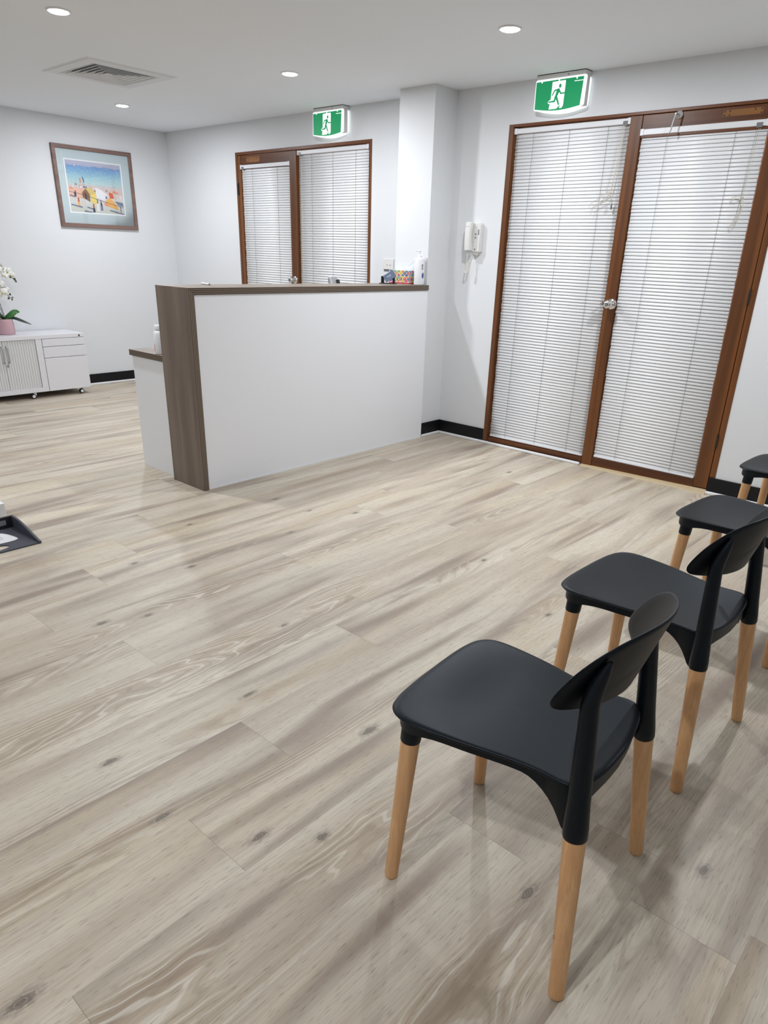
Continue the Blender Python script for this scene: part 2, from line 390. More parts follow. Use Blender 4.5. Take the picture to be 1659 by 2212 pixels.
D1 = (-2.5822, -0.8186); D2 = (0.4549, 2.2481); DT = 2.1735
mb = MB(); T = 0.14
for a, b in ((XL - 0.1, D1[0]), (D1[1], D2[0]), (D2[1], XR + 0.1)): mb.box(a, b, 0, T, 0, H)
for a, b in (D1, D2): mb.box(a, b, 0, T, DT, H)
struct('wall_back', mb, M_wall)
struct('wall_left', MB().box(XL - 0.1, XL, YF, 0, 0, H), M_wall)
struct('wall_right', MB().box(XR, XR + 0.1, YF, 0, 0, H), M_wall)
struct('wall_front', MB().box(XL - 0.1, XR + 0.1, YF - 0.1, YF, 0, H), M_wall)
struct('wall_pillar', MB().box(-0.3215, 0, -0.2469, 0, 0, H), M_wall)
# ceiling with the opening for the air vent
VX0, VX1, VY0, VY1 = -2.040, -1.395, -1.982, -1.340
hx0, hx1, hy0, hy1 = VX0 + .05, VX1 - .05, VY0 + .05, VY1 - .05
mb = MB(); cz = (H, H + 0.1)
mb.box(XL - .1, hx0, YF - .1, T, *cz).box(hx1, XR + .1, YF - .1, T, *cz).box(hx0, hx1, YF - .1, hy0, *cz).box(hx0, hx1, hy1, T, *cz)
mb.box(hx0, hx1, hy0, hy1, H + 0.18, H + 0.2)
struct('ceiling', mb, M_ceil)
# skirting
HB = 0.109
def skirting(i, side, x0, x1, y0, y1, nx, ny, h=HB):
    mb = MB().box(min(x0, x0 + nx * .012) if nx else x0, max(x1, x1 + nx * .012) if nx else x1, min(y0, y0 + ny * .012) if ny else y0, max(y1, y1 + ny * .012) if ny else y1, 0, h)
    struct('baseboard_' + side, mb, M_black, bevel=0.003)
def quad_trim(i, x0, x1, y0, y1): struct('trim_%d' % i, MB().box(x0, x1, y0, y1, 0, 0.021), M_quad, bevel=0.006)
skirting(1, 'back', XL + .012, D1[0] - .002, 0, 0, 0, -1)
skirting(2, 'middle', D1[1] + .002, -0.3335, 0, 0, 0, -1)
skirting(3, 'doorside', 0.012, D2[0] - .002, 0, 0, 0, -1)
skirting(4, 'right', 2.213, XR - .012, 0, 0, 0, -1)
skirting(5, 'left', XL, XL, YF, 0, 1, 0)
skirting(6, 'pillar', 0, 0, -0.2469, 0, 1, 0)
quad_trim(1, 0.026, 1.316, -0.030, -0.0125); quad_trim(2, 2.213, XR - .02, -0.030, -0.0125); quad_trim(3, XL + .0125, XL + .029, -2.6, -.03)
quad_trim(4, XL + .03, D1[0], -0.030, -0.0125); quad_trim(5, 0.0125, 0.0255, -0.2469, -0.0125)
# outside
struct('wall_outside', MB().box(-4.5, 4.5, 2.2, 2.3, -0.2, 2.6), M_brick)
struct('ground_outside', MB().box(-4.5, 4.5, 0.14, 2.3, -0.2, -0.02), mat('paving', sr(150, 140, 130), 0.9, var=0.1))

# ------------------------------------------------------------------ doors
def knob(parent, c, name='door_knob', lock=True):
    mb = MB().lathe([(0.0, -0.072), (0.010, -0.0722), (0.020, -0.069), (0.0265, -0.060), (0.0275, -0.050), (0.024, -0.038), (0.015, -0.030), (0.0125, -0.022), (0.014, -0.012), (0.030, -0.008), (0.034, -0.003), (0.034, 0.0)], c, axis=1, n=32)
    k = mb.build(name, M_chrome, parent, smooth=True, ang=60)
    if lock:
        MB().lathe([(0.0095, -0.0745), (0.0095, -0.0705)], c, axis=1, n=20).build('keyhole_ring', M_ink, k)
        MB().lathe([(0.0055, -0.0755), (0.0055, -0.0705)], c, axis=1, n=16).build('key_cylinder', M_steel, k)
    return k
def plate(parent, x0, x1, z0, z1, y=-0.0005):
    p = MB().box(x0, x1, y - 0.0015, y + .002, z0, z1).build('closer_plate_mark', M_raw, parent, label='bare pale rectangle of timber left by a door closer')
    mb = MB()
    for fx in (.04, .17, .80, .96):
        for fz in (.2, .8):
            if fx == .80 and fz == .2: continue
            mb.lathe([(0.0042, -0.0008), (0.0042, 0.001)], (x0 + (x1 - x0) * fx, y - .0015, z0 + (z1 - z0) * fz), axis=1, n=10)
    mb.build('screw_holes', M_ink, p)

# door 2: fixed glazed panel on the left, opening leaf on the right
d2 = thing('door_2', ((D2[0] + D2[1]) / 2, 0.06, 0.02), kind='structure')
fy0, fy1 = -0.004, 0.11
f = MB().box(D2[0], D2[0] + .036, fy0, fy1, 0.0212, DT).box(2.213, D2[1], fy0, fy1, HB + .001, DT).box(2.213, D2[1], 0.001, fy1, 0, HB + .001)
f.build('door_jamb', M_merbv, d2, bevel=.002)
MB().box(D2[0] + .036, 2.213, fy0, fy1, 2.157, DT).build('frame_head', M_merbh, d2, bevel=.002)
MB().box(D2[0] + .036, 1.316, 0.004, fy1, 0.0212, 0.050).build('sill_rail', M_merbh, d2, bevel=.002)
MB().box(D2[0] + .040, 1.314, 0.060, 0.066, 0.05, 2.155).build('glass_pane', M_glass, d2)
lf = MB().box(1.320, 1.396, fy0, 0.040, 0.012, 2.154).box(2.122, 2.209, fy0, 0.040, 0.03, 2.154)
leaf = lf.build('leaf_stile', M_merbv, d2, bevel=.002)
MB().box(1.397, 2.121, 0.0, 0.040, 2.036, 2.154).build('top_rail', M_merbh, d2, bevel=.002)
MB().box(1.397, 2.121, -0.001, 0.040, 0.012, 0.074).build('bottom_rail', M_merbh, d2, bevel=.002)
MB().box(1.398, 2.120, 0.030, 0.036, 0.074, 2.036).build('glass_pane', M_glass, d2)
knob(leaf, (1.372, -.004, 1.098))
MB().lathe([(0.004, -0.028), (0.009, -0.026), (0.010, -0.018), (0.006, -0.012), (0.006, 0.0)], (1.312, -.004, 1.10), axis=1, n=16).build('latch_knob', M_steel, leaf, smooth=True)
for z in (0.30, 1.15, 1.92):
    MB().tube([(2.211, -0.009, z), (2.211, -0.009, z + .085)], .006, 10).build('hinge', M_darkm, leaf, smooth=True)
rail_o = [c for c in d2.children if c.name.startswith('top_rail')][0]
plate(rail_o, 1.862, 2.072, 2.108, 2.139, y=0.0)
# lever arm and round rose of an old door stay
st = MB().lathe([(0.0, -0.010), (0.012, -0.010), (0.021, -0.006), (0.0225, 0.0)], (1.615, 0.0, 2.139), axis=1, n=24).build('stay_rose', M_chrome, rail_o, smooth=True)
MB().lathe([(0.004, -0.050), (0.0065, -0.046), (0.0065, -0.010)], (1.611, 0.0, 2.139), axis=1, n=12).tube([(1.611, -.045, 2.139), (1.604, -.050, 2.095), (1.598, -.052, 2.055), (1.590, -.054, 2.040)], [.0045, .004, .004, .003], 10).build('stay_arm', M_handle, st, smooth=True)
struct('trim_6', MB().add([(1.321, -.030, 0), (2.212, -.030, 0), (2.212, .10, 0), (1.321, .10, 0), (1.321, -.006, .010), (2.212, -.012, .024), (2.212, .10, .026), (1.321, .10, .010)], [(0, 3, 2, 1), (4, 5, 6, 7), (0, 1, 5, 4), (1, 2, 6, 5), (2, 3, 7, 6), (3, 0, 4, 7)]), M_thresh)

# door 1: opening leaf on the left, fixed panel on the right
d1 = thing('door_1', ((D1[0] + D1[1]) / 2, 0.06, 0.02), kind='structure')
f = MB().box(D1[0], D1[0] + .030, fy0, fy1, 0.0, DT).box(D1[1] - .030, D1[1], fy0, fy1, 0.0, DT)
f.build('door_jamb', M_merbv, d1, bevel=.002)
MB().box(D1[0] + .030, D1[1] - .030, fy0, fy1, 2.150, DT).build('frame_head', M_merbh, d1, bevel=.002)
MB().box(D1[0] + .030, D1[1] - .030, 0.004, fy1, 0.0, 0.02).build('sill_rail', M_merbh, d1)
leaf1 = MB().box(-2.548, -2.505, fy0, 0.040, 0.022, 2.146).box(-1.812, -1.722, fy0, 0.040, 0.022, 2.146).build('leaf_stile', M_merbv, d1, bevel=.002)
tr1 = MB().box(-2.504, -1.813, 0.0, 0.040, 2.034, 2.146).build('top_rail', M_merbh, d1, bevel=.002)
MB().box(-2.504, -1.813, 0.0, 0.040, 0.022, 0.10).build('bottom_rail', M_merbh, d1, bevel=.002)
MB().box(-2.503, -1.814, 0.030, 0.036, 0.10, 2.034).build('glass_pane', M_glass, d1)
MB().box(-1.720, -0.849, 0.060, 0.066, 0.02, 2.15).build('glass_pane', M_glass, d1)
knob(leaf1, (-1.768, -.004, 1.105))
plate(tr1, -2.42, -2.22, 2.085, 2.128, y=0.0)
for z in (1.82, 0.3): MB().tube([(-2.551, -0.010, z), (-2.551, -0.010, z + .10)], .0065, 10).build('hinge', M_darkm, leaf1, smooth=True)

# ------------------------------------------------------------------ venetian blinds
def bez(pts, n=10):
    """smooth curve through points (Catmull-Rom)"""
    P = [Vector(p) for p in pts]; P = [P[0] * 2 - P[1]] + P + [P[-1] * 2 - P[-2]]; out = []
    for i in range(1, len(P) - 2):
        for k in range(n):
            t = k / n; a, b, c, d = P[i - 1:i + 3]
            out.append(0.5 * ((2 * b) + (c - a) * t + (2 * a - 5 * b + 4 * c - d) * t * t + (3 * b - a - 3 * c + d) * t ** 3))
    out.append(P[-2]); return out
def blind(label, x0, x1, zt, zb, ladders, y, clip_x, cord, rail_h=.031, group='white venetian blinds on the doors'):
    r = thing('venetian_blind', ((x0 + x1) / 2, y, zb), label, 'window blind', group)
    hr = MB().box(x0 - .006, x1 + .006, y - .016, y + .016, zt, zt + rail_h).build('headrail', M_rail, r, bevel=.003)
    for ex0, ex1 in ((x0 - .010, x0 + .012), (x1 - .012, x1 + .010)): MB().box(ex0, ex1, y - .0185, y + .0165, zt - .002, zt + rail_h + .002).build('end_bracket', M_rail, hr, bevel=.002)
    MB().box(clip_x - .016, clip_x + .016, y - .0195, y - .014, zt - .007, zt + .017).build('cord_lock', M_clear, hr, bevel=.002)
    pitch = 0.0203; n = int((zt - zb - .014) / pitch); pitch = (zt - zb - .014) / n
    s = MB(); rnd = random.Random(int(abs(x0) * 100))
    w = .0238; tilt = math.radians(74)
    for i in range(n):
        zc = zt - .006 - pitch * (i + .35); b = len(s.v); jx = rnd.uniform(-.0022, .0022); jt = tilt + rnd.uniform(-.05, .05)
        rows = []
        for u in (-.5, -.25, 0, .25, .5):
            bow = .0016 * (1 - 4 * u * u)
            dy, dz = math.cos(jt), math.sin(jt)      # up and out towards the glass
            rows.append((y + u * w * dy - bow * dz, zc + u * w * dz + bow * dy))
        for (yy, zz) in rows: s.v.append(Vector((x0 + jx, yy, zz))); s.v.append(Vector((x1 + jx, yy, zz)))
        for k in range(4): s.face((b + 2 * k, b + 2 * k + 1, b + 2 * k + 3, b + 2 * k + 2))
    so = s.build('slats', M_blind, r, smooth=True); md = so.modifiers.new('Thick', 'SOLIDIFY'); md.thickness = .0004
    MB().box(x0, x1, y - .011, y + .011, zb, zb + .012).build('bottom_rail', M_rail, r, bevel=.003)
    lm = MB()
    for lx in ladders:
        lm.tube([(lx, y - .0085, zt), (lx, y - .0085, zb + .005)], .0009, 6)
        lm.tube([(lx + .006, y + .0105, zt), (lx + .006, y + .0105, zb + .005)], .0008, 6)
    lm.build('ladder_cord', M_ladder, r)
    if cord: cord(r, y)
    return r
def cord_tangle(r, y):
    k = Vector((1.256, y - .030, 1.725)); cm = MB(); cx = 1.283
    for dx in (-.007, 0, .007): cm.tube([(cx + dx, y - .021, 2.115), (cx + dx * .7 - .008, y - .026, 1.93), (k.x + dx * .3, k.y, k.z + .02)], .0011, 6)
    rnd = random.Random(2)
    loops = [[(0, 0), (-.03, .02), (-.075, -.01), (-.04, -.03), (.0, -.005)], [(0, 0), (-.05, .0), (-.12, -.03), (-.135, -.055), (-.11, -.06), (-.05, -.03), (0, 0)], [(0, 0), (-.02, .03), (.0, .045), (.02, .02), (.0, 0)], [(0, 0), (-.06, -.04), (-.1, -.06), (-.115, -.10)], [(0, 0), (.02, -.02), (.03, -.045)], [(.0, 0), (-.04, .035), (-.03, .05), (0, .01)]]
    for L in loops: cm.tube(bez([(k.x + a, k.y + rnd.uniform(-.006, .006), k.z + b) for a, b in L], 6), .0011, 6)
    cm.ball(k, .007, 10)
    c = cm.build('pull_cord', M_cord, r, smooth=True, label='cream pull cords tied in a tangle')
    MB().tube([(1.275, y - .030, 1.690), (1.273, y - .030, 1.655)], [.004, .008], 12).build('cord_tassel', M_clear, c, smooth=True)
def cord_hank(r, y):
    k = Vector((2.062, y - .024, 1.705)); cm = MB()
    for dx in (-.005, .004): cm.tube([(2.076 + dx, y - .021, 2.04), (2.068 + dx, y - .024, 1.85), (k.x, k.y, k.z)], .001, 6)
    for L in ([(0, 0), (-.03, .008), (-.055, .004), (-.045, -.010), (-.02, -.012), (0, 0)], [(0, 0), (.01, -.04), (.0, -.09), (-.008, -.12), (-.022, -.150), (-.034, -.135), (-.016, -.10), (-.004, -.06), (0, 0)], [(0, 0), (.014, -.04), (.006, -.09), (-.004, -.13), (-.016, -.158), (-.03, -.142), (-.012, -.11), (0, 0)], [(0, 0), (-.02, .01), (-.045, .001), (-.05, -.02)]):
        cm.tube(bez([(k.x + a, k.y, k.z + b) for a, b in L], 6), .0011, 6)
    cm.ball(k, .006, 10); cm.build('pull_cord', M_cord, r, smooth=True, label='cream pull cord folded and knotted into a hank')
def cord_plain(cx, zt, zb, n=2):
    def fn(r, y):
        cm = MB()
        for k in range(n): cm.tube([(cx + .012 * k, y - .021, zt), (cx + .012 * k + .004, y - .022, zb)], .0010, 6)
        cm.build('pull_cord', M_cord, r)
    return fn
blind('wide white venetian blind on the left pane of the near door, beside the phone', 0.502, 1.308, 2.118, 0.058, (0.64, 0.906, 1.174), 0.024, 1.285, cord_tangle)
blind('white venetian blind on the near door leaf, between the knob stile and the chairs', 1.404, 2.114, 2.050, 0.076, (1.561, 1.952), 0.010, 2.070, cord_hank)
blind('narrow white venetian blind on the left leaf of the far door behind the counter', -2.500, -1.818, 2.036, 0.11, (-2.344, -1.984), 0.010, -2.475, cord_plain(-2.47, 2.03, 0.9))
blind('wide white venetian blind on the right pane of the far door, behind the counter', -1.714, -0.872, 2.112, 0.06, (-1.544, -1.282, -1.013), 0.024, -1.69, cord_plain(-1.685, 2.10, 0.9, 3))

# ------------------------------------------------------------------ exit signs
def exit_sign(x0, label):
    """x0 = left end; 0.345 m wide sign fixed to the ceiling against the wall"""
    r = thing('exit_sign', (x0 + .172, -.045, 2.20), label, 'exit sign', 'illuminated green exit signs')
    def X(u): return x0 + u
    h = MB().box(X(.002), X(.344), -.078, -.001, 2.384, H - .0035).box(X(.012), X(.349), -.066, -.026, 2.228, 2.385).build('housing', M_signb, r, bevel=.003)
    MB().box(X(.004), X(.342), -.0765, -.003, H - .0037, H).build('mounting_gasket', M_ink, h)
    MB().box(X(.226), X(.229), -.0788, -.077, 2.392, 2.403).build('test_slot', M_ink, h)
    # diffuser: rounded top corners, bowed lower edge
    def outline(inset=0.0):
        P = []
        x_a, x_b = .002 + inset, .357 - inset; zt = 2.386 - inset; zl = 2.222 + inset * .6
        for k in range(7): t = PI / 2 * k / 6; P.append((X(x_a + .012 - .012 * math.sin(t)), zt - .012 + .012 * math.cos(t)))
        P.append((X(x_a), zl + .006))
        for k in range(17): u = k / 16; P.append((X(x_a + .006 + (x_b - x_a - .022) * u), zl - .022 * math.sin(PI * u) + (-.000)))
        P.append((X(x_b - .004), zl + .01))
        for k in range(7): t = PI / 2 * k / 6; P.append((X(x_b - .012 + .012 * math.cos(t)), zt - .012 + .012 * math.sin(t)))
        return P[::-1]
    MB().prism(outline(), 1, -.084, -.073).build('front_diffuser', M_signw, r, bevel=.003)
    MB().prism(outline(.004), 1, -.020, -.012).build('back_diffuser', M_signw, r, bevel=.002)
    # green film with notched top
    P = [(X(.008), 2.374), (X(.010), 2.228)]
    for k in range(13): u = k / 12; P.append((X(.012 + .318 * u), 2.228 - .016 * math.sin(PI * u * .97)))
    P += [(X(.338), 2.376)]
    film = MB().prism(P, 1, -.0850, -.0838).build('green_panel', M_signg, r)
    w = MB()
    ya, yb = -.0856, -.0845
    w.prism([(X(.124), 2.366), (X(.122), 2.257), (X(.106), 2.253), (X(.104), 2.262), (X(.118), 2.272), (X(.122), 2.262), (X(.118), 2.243), (X(.114), 2.221), (X(.176), 2.221), (X(.187), 2.234), (X(.190), 2.222), (X(.205), 2.223), (X(.214), 2.236), (X(.217), 2.364), (X(.213), 2.368)], 1, ya, yb)
    for u in (.048, .170, .292): w.prism([(X(u - .006), 2.376), (X(u + .006), 2.376), (X(u + .003), 2.366), (X(u - .003), 2.366)], 1, ya, yb)
    for k in range(11): w.box(X(.276 + k * .0056), X(.276 + k * .0056 + .0042), ya, yb, 2.354, 2.3585)
    w.build('white_doorway', M_signw, film)
    g = MB(); ya, yb = -.0862, -.0851
    g.prism(disc((X(.181), 2.341), .0085, 20, .011), 1, ya, yb)
    for p0, p1, a, b_ in (((.171, 2.318), (.157, 2.284), .0095, .006), ((.172, 2.321), (.147, 2.320), .004, .0035), ((.147, 2.320), (.131, 2.296), .0035, .003), ((.176, 2.319), (.190, 2.300), .004, .0035), ((.190, 2.300), (.214, 2.301), .0035, .003), ((.157, 2.286), (.150, 2.263), .0065, .005), ((.150, 2.262), (.112, 2.2600), .0048, .0035), ((.160, 2.286), (.182, 2.243), .0062, .004)):
        g.prism(stroke((X(p0[0]), p0[1]), (X(p1[0]), p1[1]), a * 1.15, 8, b_ * 1.15), 1, ya - random.uniform(0, .0002), yb)
    g.prism([(X(.165), 2.219), (X(.178), 2.222), (X(.196), 2.234), (X(.187), 2.236)], 1, ya, yb)
    g.build('running_figure', M_signg, film)
    return r
exit_sign(0.680, 'lit green running-figure exit sign above the near double door with the chairs')
exit_sign(-1.415, 'lit green running-figure exit sign above the far door behind the counter')

# ------------------------------------------------------------------ ceiling downlights and vent
def downlight(x, y, label):
    r = thing('downlight', (x, y, H), label, 'ceiling light', 'round recessed LED downlights')
    MB().lathe([(0.046, -0.0015), (0.0465, 0.0), (0.060, 0.0), (0.060, -0.002), (0.054, -0.006), (0.047, -0.005), (0.046, -0.0015)][1:6], (x, y, H), n=40).build('trim_ring', M_trimr, r, smooth=True)
    MB().lathe([(0.046, -0.0052), (0.046, -0.0075), (0.043, -0.009), (0.0, -0.0095)], (x, y, H), n=40).build('lens', M_lens, r, smooth=True)
    ld = bpy.data.lights.new('lamp', 'AREA'); ld.shape = 'DISK'; ld.size = 0.085; ld.energy = LAMP_W; ld.color = LAMP_COL; ld.spread = math.radians(180)
    lo = bpy.data.objects.new('lamp', ld); COL.objects.link(lo); lo.parent = r; lo.location = (0, 0, -0.0105)
    return r
LL = ['lit downlight at far left of the ceiling, between the vent and the picture wall',
      'lit round downlight in the ceiling nearest the far exit sign, above the counter',
      'lit round downlight at the right of the ceiling, in front of the near exit sign',
      'round downlight beyond the right edge of the view, above the farthest chair',
      'lit round downlight at the top left of the view, nearer than the air vent',
      'round downlight out of view behind the camera, on the chair side',
      'round downlight out of view behind the camera, left of the middle']
for (x, y), l in zip(LAMPS, LL): downlight(x, y, l)

vt = thing('air_vent', ((VX0 + VX1) / 2, (VY0 + VY1) / 2, H), 'square white four-way air conditioning vent set in the ceiling', 'air vent')
cx, cy = vt.location.x, vt.location.y
hw = (VX1 - VX0) / 2
def ringsq(mb, r0, z0, r1, z1, th=.0012):
    b = len(mb.v)
    for r_, z_ in ((r0, z0), (r1, z1), (r1 - th, z1 + th), (r0 - th, z0 + th)):
        for sx, sy in ((-1, -1), (1, -1), (1, 1), (-1, 1)): mb.v.append(Vector((cx + sx * r_, cy + sy * r_, z_)))
    for j in range(4):
        for k in range(4): mb.face((b + j * 4 + k, b + j * 4 + (k + 1) % 4, b + ((j + 1) % 4) * 4 + (k + 1) % 4, b + ((j + 1) % 4) * 4 + k))
fr = MB(); ringsq(fr, hw, H - .0005, hw - .012, H - .006); ringsq(fr, hw - .014, H - .006, hw - .085, H - .010, .003)
fr.build('vent_frame', M_ventw, vt)
lv = MB()
for k in range(6):
    r1 = .225 - k * .037; ringsq(lv, r1 - .024, H + .020, r1, H - .010); ringsq(lv, r1, H - .010, r1 + .009, H - .0105)
lv.box(cx - .022, cx + .022, cy - .022, cy + .022, H - .004, H + .001)
lv.build('louvre', M_ventw, vt)
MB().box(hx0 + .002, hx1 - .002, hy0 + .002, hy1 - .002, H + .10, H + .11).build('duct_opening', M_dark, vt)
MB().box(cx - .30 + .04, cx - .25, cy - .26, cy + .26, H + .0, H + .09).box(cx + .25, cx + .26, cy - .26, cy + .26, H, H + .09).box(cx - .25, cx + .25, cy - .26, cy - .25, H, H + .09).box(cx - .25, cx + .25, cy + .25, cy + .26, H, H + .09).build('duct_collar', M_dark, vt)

# ------------------------------------------------------------------ reception counter
CT = 1.1496; CX0, CX1 = -0.307, 0.0235; CY0 = -2.3142; TE = 0.0355; CYE = -0.2475
ct = thing('reception_counter', (-0.14, -1.28, 0), 'tall white reception counter with grey-brown woodgrain top and end panel', 'reception counter')
MB().add([(CX0, CY0, 0), (CX1, CY0, 0), (CX1, CY0 + TE, 0), (CX0, CY0 + TE, 0), (CX0, CY0, CT), (CX1, CY0, CT), (CX1, CY0 + TE, CT - TE), (CX0, CY0 + TE, CT - TE)], [(0, 3, 2, 1), (4, 5, 6, 7), (0, 1, 5, 4), (1, 2, 6, 5), (2, 3, 7, 6), (3, 0, 4, 7)]).build('end_panel', M_lamv, ct, bevel=.0012)
MB().add([(CX0, CY0, CT), (CX1, CY0, CT), (CX1, CYE, CT), (CX0, CYE, CT), (CX0, CY0 + TE, CT - TE), (CX1, CY0 + TE, CT - TE), (CX1, CYE, CT - TE), (CX0, CYE, CT - TE)], [(0, 1, 2, 3), (7, 6, 5, 4), (0, 4, 5, 1), (1, 5, 6, 2), (2, 6, 7, 3), (3, 7, 4, 0)]).build('countertop', M_lamh, ct, bevel=.0012)
MB().box(-0.004, 0.014, CY0 + TE, CYE, 0.001, CT - TE - .001).build('front_panel', M_melam, ct, bevel=.001)
MB().box(-0.295, -0.277, CY0 + TE, CYE, 0.001, CT - TE - .001).build('rear_panel', M_melam, ct)
struct('trim_7', MB().box(0.0145, 0.018, CY0 + TE, CYE - .002, 0, 0.006), M_quad)
dk = thing('desk', (-0.52, -1.28, 0), 'low white desk with woodgrain top tucked behind the reception counter', 'desk')
MB().box(-0.743, -0.310, -2.284, -0.26, 0.715, 0.7505).build('desktop', M_lamd, dk, bevel=.0012)
MB().box(-0.728, -0.310, -2.273, -2.255, 0.0, 0.714).build('end_panel', M_melam, dk, bevel=.001)
MB().box(-0.728, -0.310, -0.30, -0.282, 0.0, 0.714).build('end_panel', M_melam, dk, bevel=.001)
MB().box(-0.33, -0.312, -2.254, -0.301, 0.0, 0.714).build('modesty_panel', M_melam, dk)

# ------------------------------------------------------------------ things on the counter
pen = thing('pen', (-0.262, -2.005, CT), 'silver and white pen lying on the left end of the countertop', 'pen')
a = Vector((-0.318, -2.000, CT + .0052)); b = Vector((-0.205, -2.010, CT + .0052)); d = (b - a).normalized()
MB().tube([a, a + d * .004, b - d * .016, b - d * .004, b], [.003, .005, .005, .0022, .0012], 12).build('barrel', M_bottle, pen, smooth=True)
MB().tube([a + Vector((0, 0, .0056)), a + d * .040 + Vector((0, 0, .0060))], .0012, 8).build('clip', M_chrome, pen, smooth=True)
MB().tube([b - d * .016, b - d * .003], [.0054, .003], 12).build('tip', M_steel, pen, smooth=True)

# business card holder (local frame)
ch = thing('card_holder', (-0.215, -0.440, CT), 'black card holder with fanned blue-grey cards on the countertop', 'card holder', rz=math.radians(36))
def local(fn):
    """build parts of a rotated thing in its local frame"""
    return fn
def lb(mb, name, m, parent, root, **k):
    for v in mb.v: v += root.location
    return mb.build(name, m, parent, **k)
lb(MB().box(-.064, .064, -.035, .035, 0, .006), 'base', M_blackp, ch, ch, bevel=.002)
lb(MB().box(-.052, -.030, -.012, .020, .006, .052), 'side_stand', M_blackp, ch, ch, bevel=.002)
lb(MB().box(.034, .050, -.012, .020, .006, .046), 'side_stand', M_blackp, ch, ch, bevel=.002)
def rbox(mb, c, hx, hy, hz, ry, tx):
    R = Matrix.Rotation(tx, 3, 'X') @ Matrix.Rotation(ry, 3, 'Y')
    vs = [Vector(c) + R @ Vector((sx * hx, sy * hy, sz * hz)) for sz in (-1, 1) for sy in (-1, 1) for sx in (-1, 1)]
    return mb.add(vs, [(0, 2, 3, 1), (4, 5, 7, 6), (0, 1, 5, 4), (2, 6, 7, 3), (0, 4, 6, 2), (1, 3, 7, 5)])
cards = bpy.data.objects
mbk = MB(); rbox(mbk, (.012, -.018, .052), .043, .004, .026, math.radians(-32), math.radians(-14))
ccard = thing('business_cards', (-0.215, -0.440, CT), 'stack of blue-grey business cards leaning askew in the black holder', 'business cards', rz=math.radians(36))
lb(mbk, 'card_stack', M_card, ccard, ccard)
mbt = MB(); rbox(mbt, (.008, -.0235, .056), .018, .0005, .0014, math.radians(-32), math.radians(-14)); rbox(mbt, (.012, -.0225, .050), .014, .0005, .0012, math.radians(-32), math.radians(-14))
lb(mbt, 'card_print', M_text, ccard, ccard)

# tissue box
tb = thing('tissue_box', (-0.214, -0.292, CT), 'patterned tissue box of multicoloured triangles against the pillar', 'tissue box')
TC = [sr(180, 60, 110), sr(226, 190, 60), sr(120, 165, 110), sr(60, 130, 130), sr(200, 70, 70), sr(40, 90, 160), sr(225, 130, 70), sr(150, 60, 140), sr(170, 190, 90)]
tmats = [M_box] + [mat('triangle_print_%s' % w, c, 0.5) for w, c in zip(('magenta', 'yellow', 'green', 'teal', 'red', 'blue', 'orange', 'violet', 'lime'), TC)]
bx0, bx1, by0, by1, bz0, bz1 = -.312, -.117, -.322, -.262, CT, CT + .094
mb = MB().box(bx0, bx1, by0, by1, bz0, bz1)
rnd = random.Random(9)
def tri_panel(fn, wdt, hgt, cell):
    n = max(1, round(wdt / cell)); c = wdt / n; m_ = max(1, round((hgt - .014) / cell)); ch_ = (hgt - .014) / m_; g_ = .0022
    for i in range(n):
        for j in range(m_):
            u0, v0 = i * c, .014 + j * ch_
            cc = (u0 + c / 2, v0 + ch_ / 2); cs = [(u0, v0), (u0 + c, v0), (u0 + c, v0 + ch_), (u0, v0 + ch_)]
            for k in range(4):
                t3 = [cs[k], cs[(k + 1) % 4], cc]; gx = sum(p[0] for p in t3) / 3; gy = sum(p[1] for p in t3) / 3
                t3 = [(gx + (p[0] - gx) * .84, gy + (p[1] - gy) * .84) for p in t3]
                mb.cur = 1 + rnd.randrange(9); mb.add([fn(*p) for p in t3], [(0, 1, 2)])
    mb.cur = 5; mb.add([fn(0, .001), fn(wdt, .001), fn(wdt, .011), fn(0, .011)], [(0, 1, 2, 3)]); mb.cur = 0
tri_panel(lambda u, v: (bx0 + u, by0 - .0004, bz0 + v), bx1 - bx0, bz1 - bz0, .042)
tri_panel(lambda u, v: (bx1 + .0004, by0 + u, bz0 + v), by1 - by0, bz1 - bz0, .036)
mb.build('carton', tmats, tb)
# tuft of tissue
t = MB(); b = 0
for k in range(9):
    for j in range(5):
        u = k / 8 - .5; v = j / 4
        t.v.append(Vector((-.21 + u * .05 * (1 + .3 * v), -.292 + .010 * math.sin(u * 9 + v * 2) * (1 - .4 * v), bz1 - .002 + v * .020 * (1 - 1.2 * u * u) + .003 * math.sin(k * 2.1))))
for k in range(8):
    for j in range(4): t.face((k * 5 + j, (k + 1) * 5 + j, (k + 1) * 5 + j + 1, k * 5 + j + 1))
to = t.build('tissue', M_box, tb, smooth=True); md = to.modifiers.new('Thick', 'SOLIDIFY'); md.thickness = .001

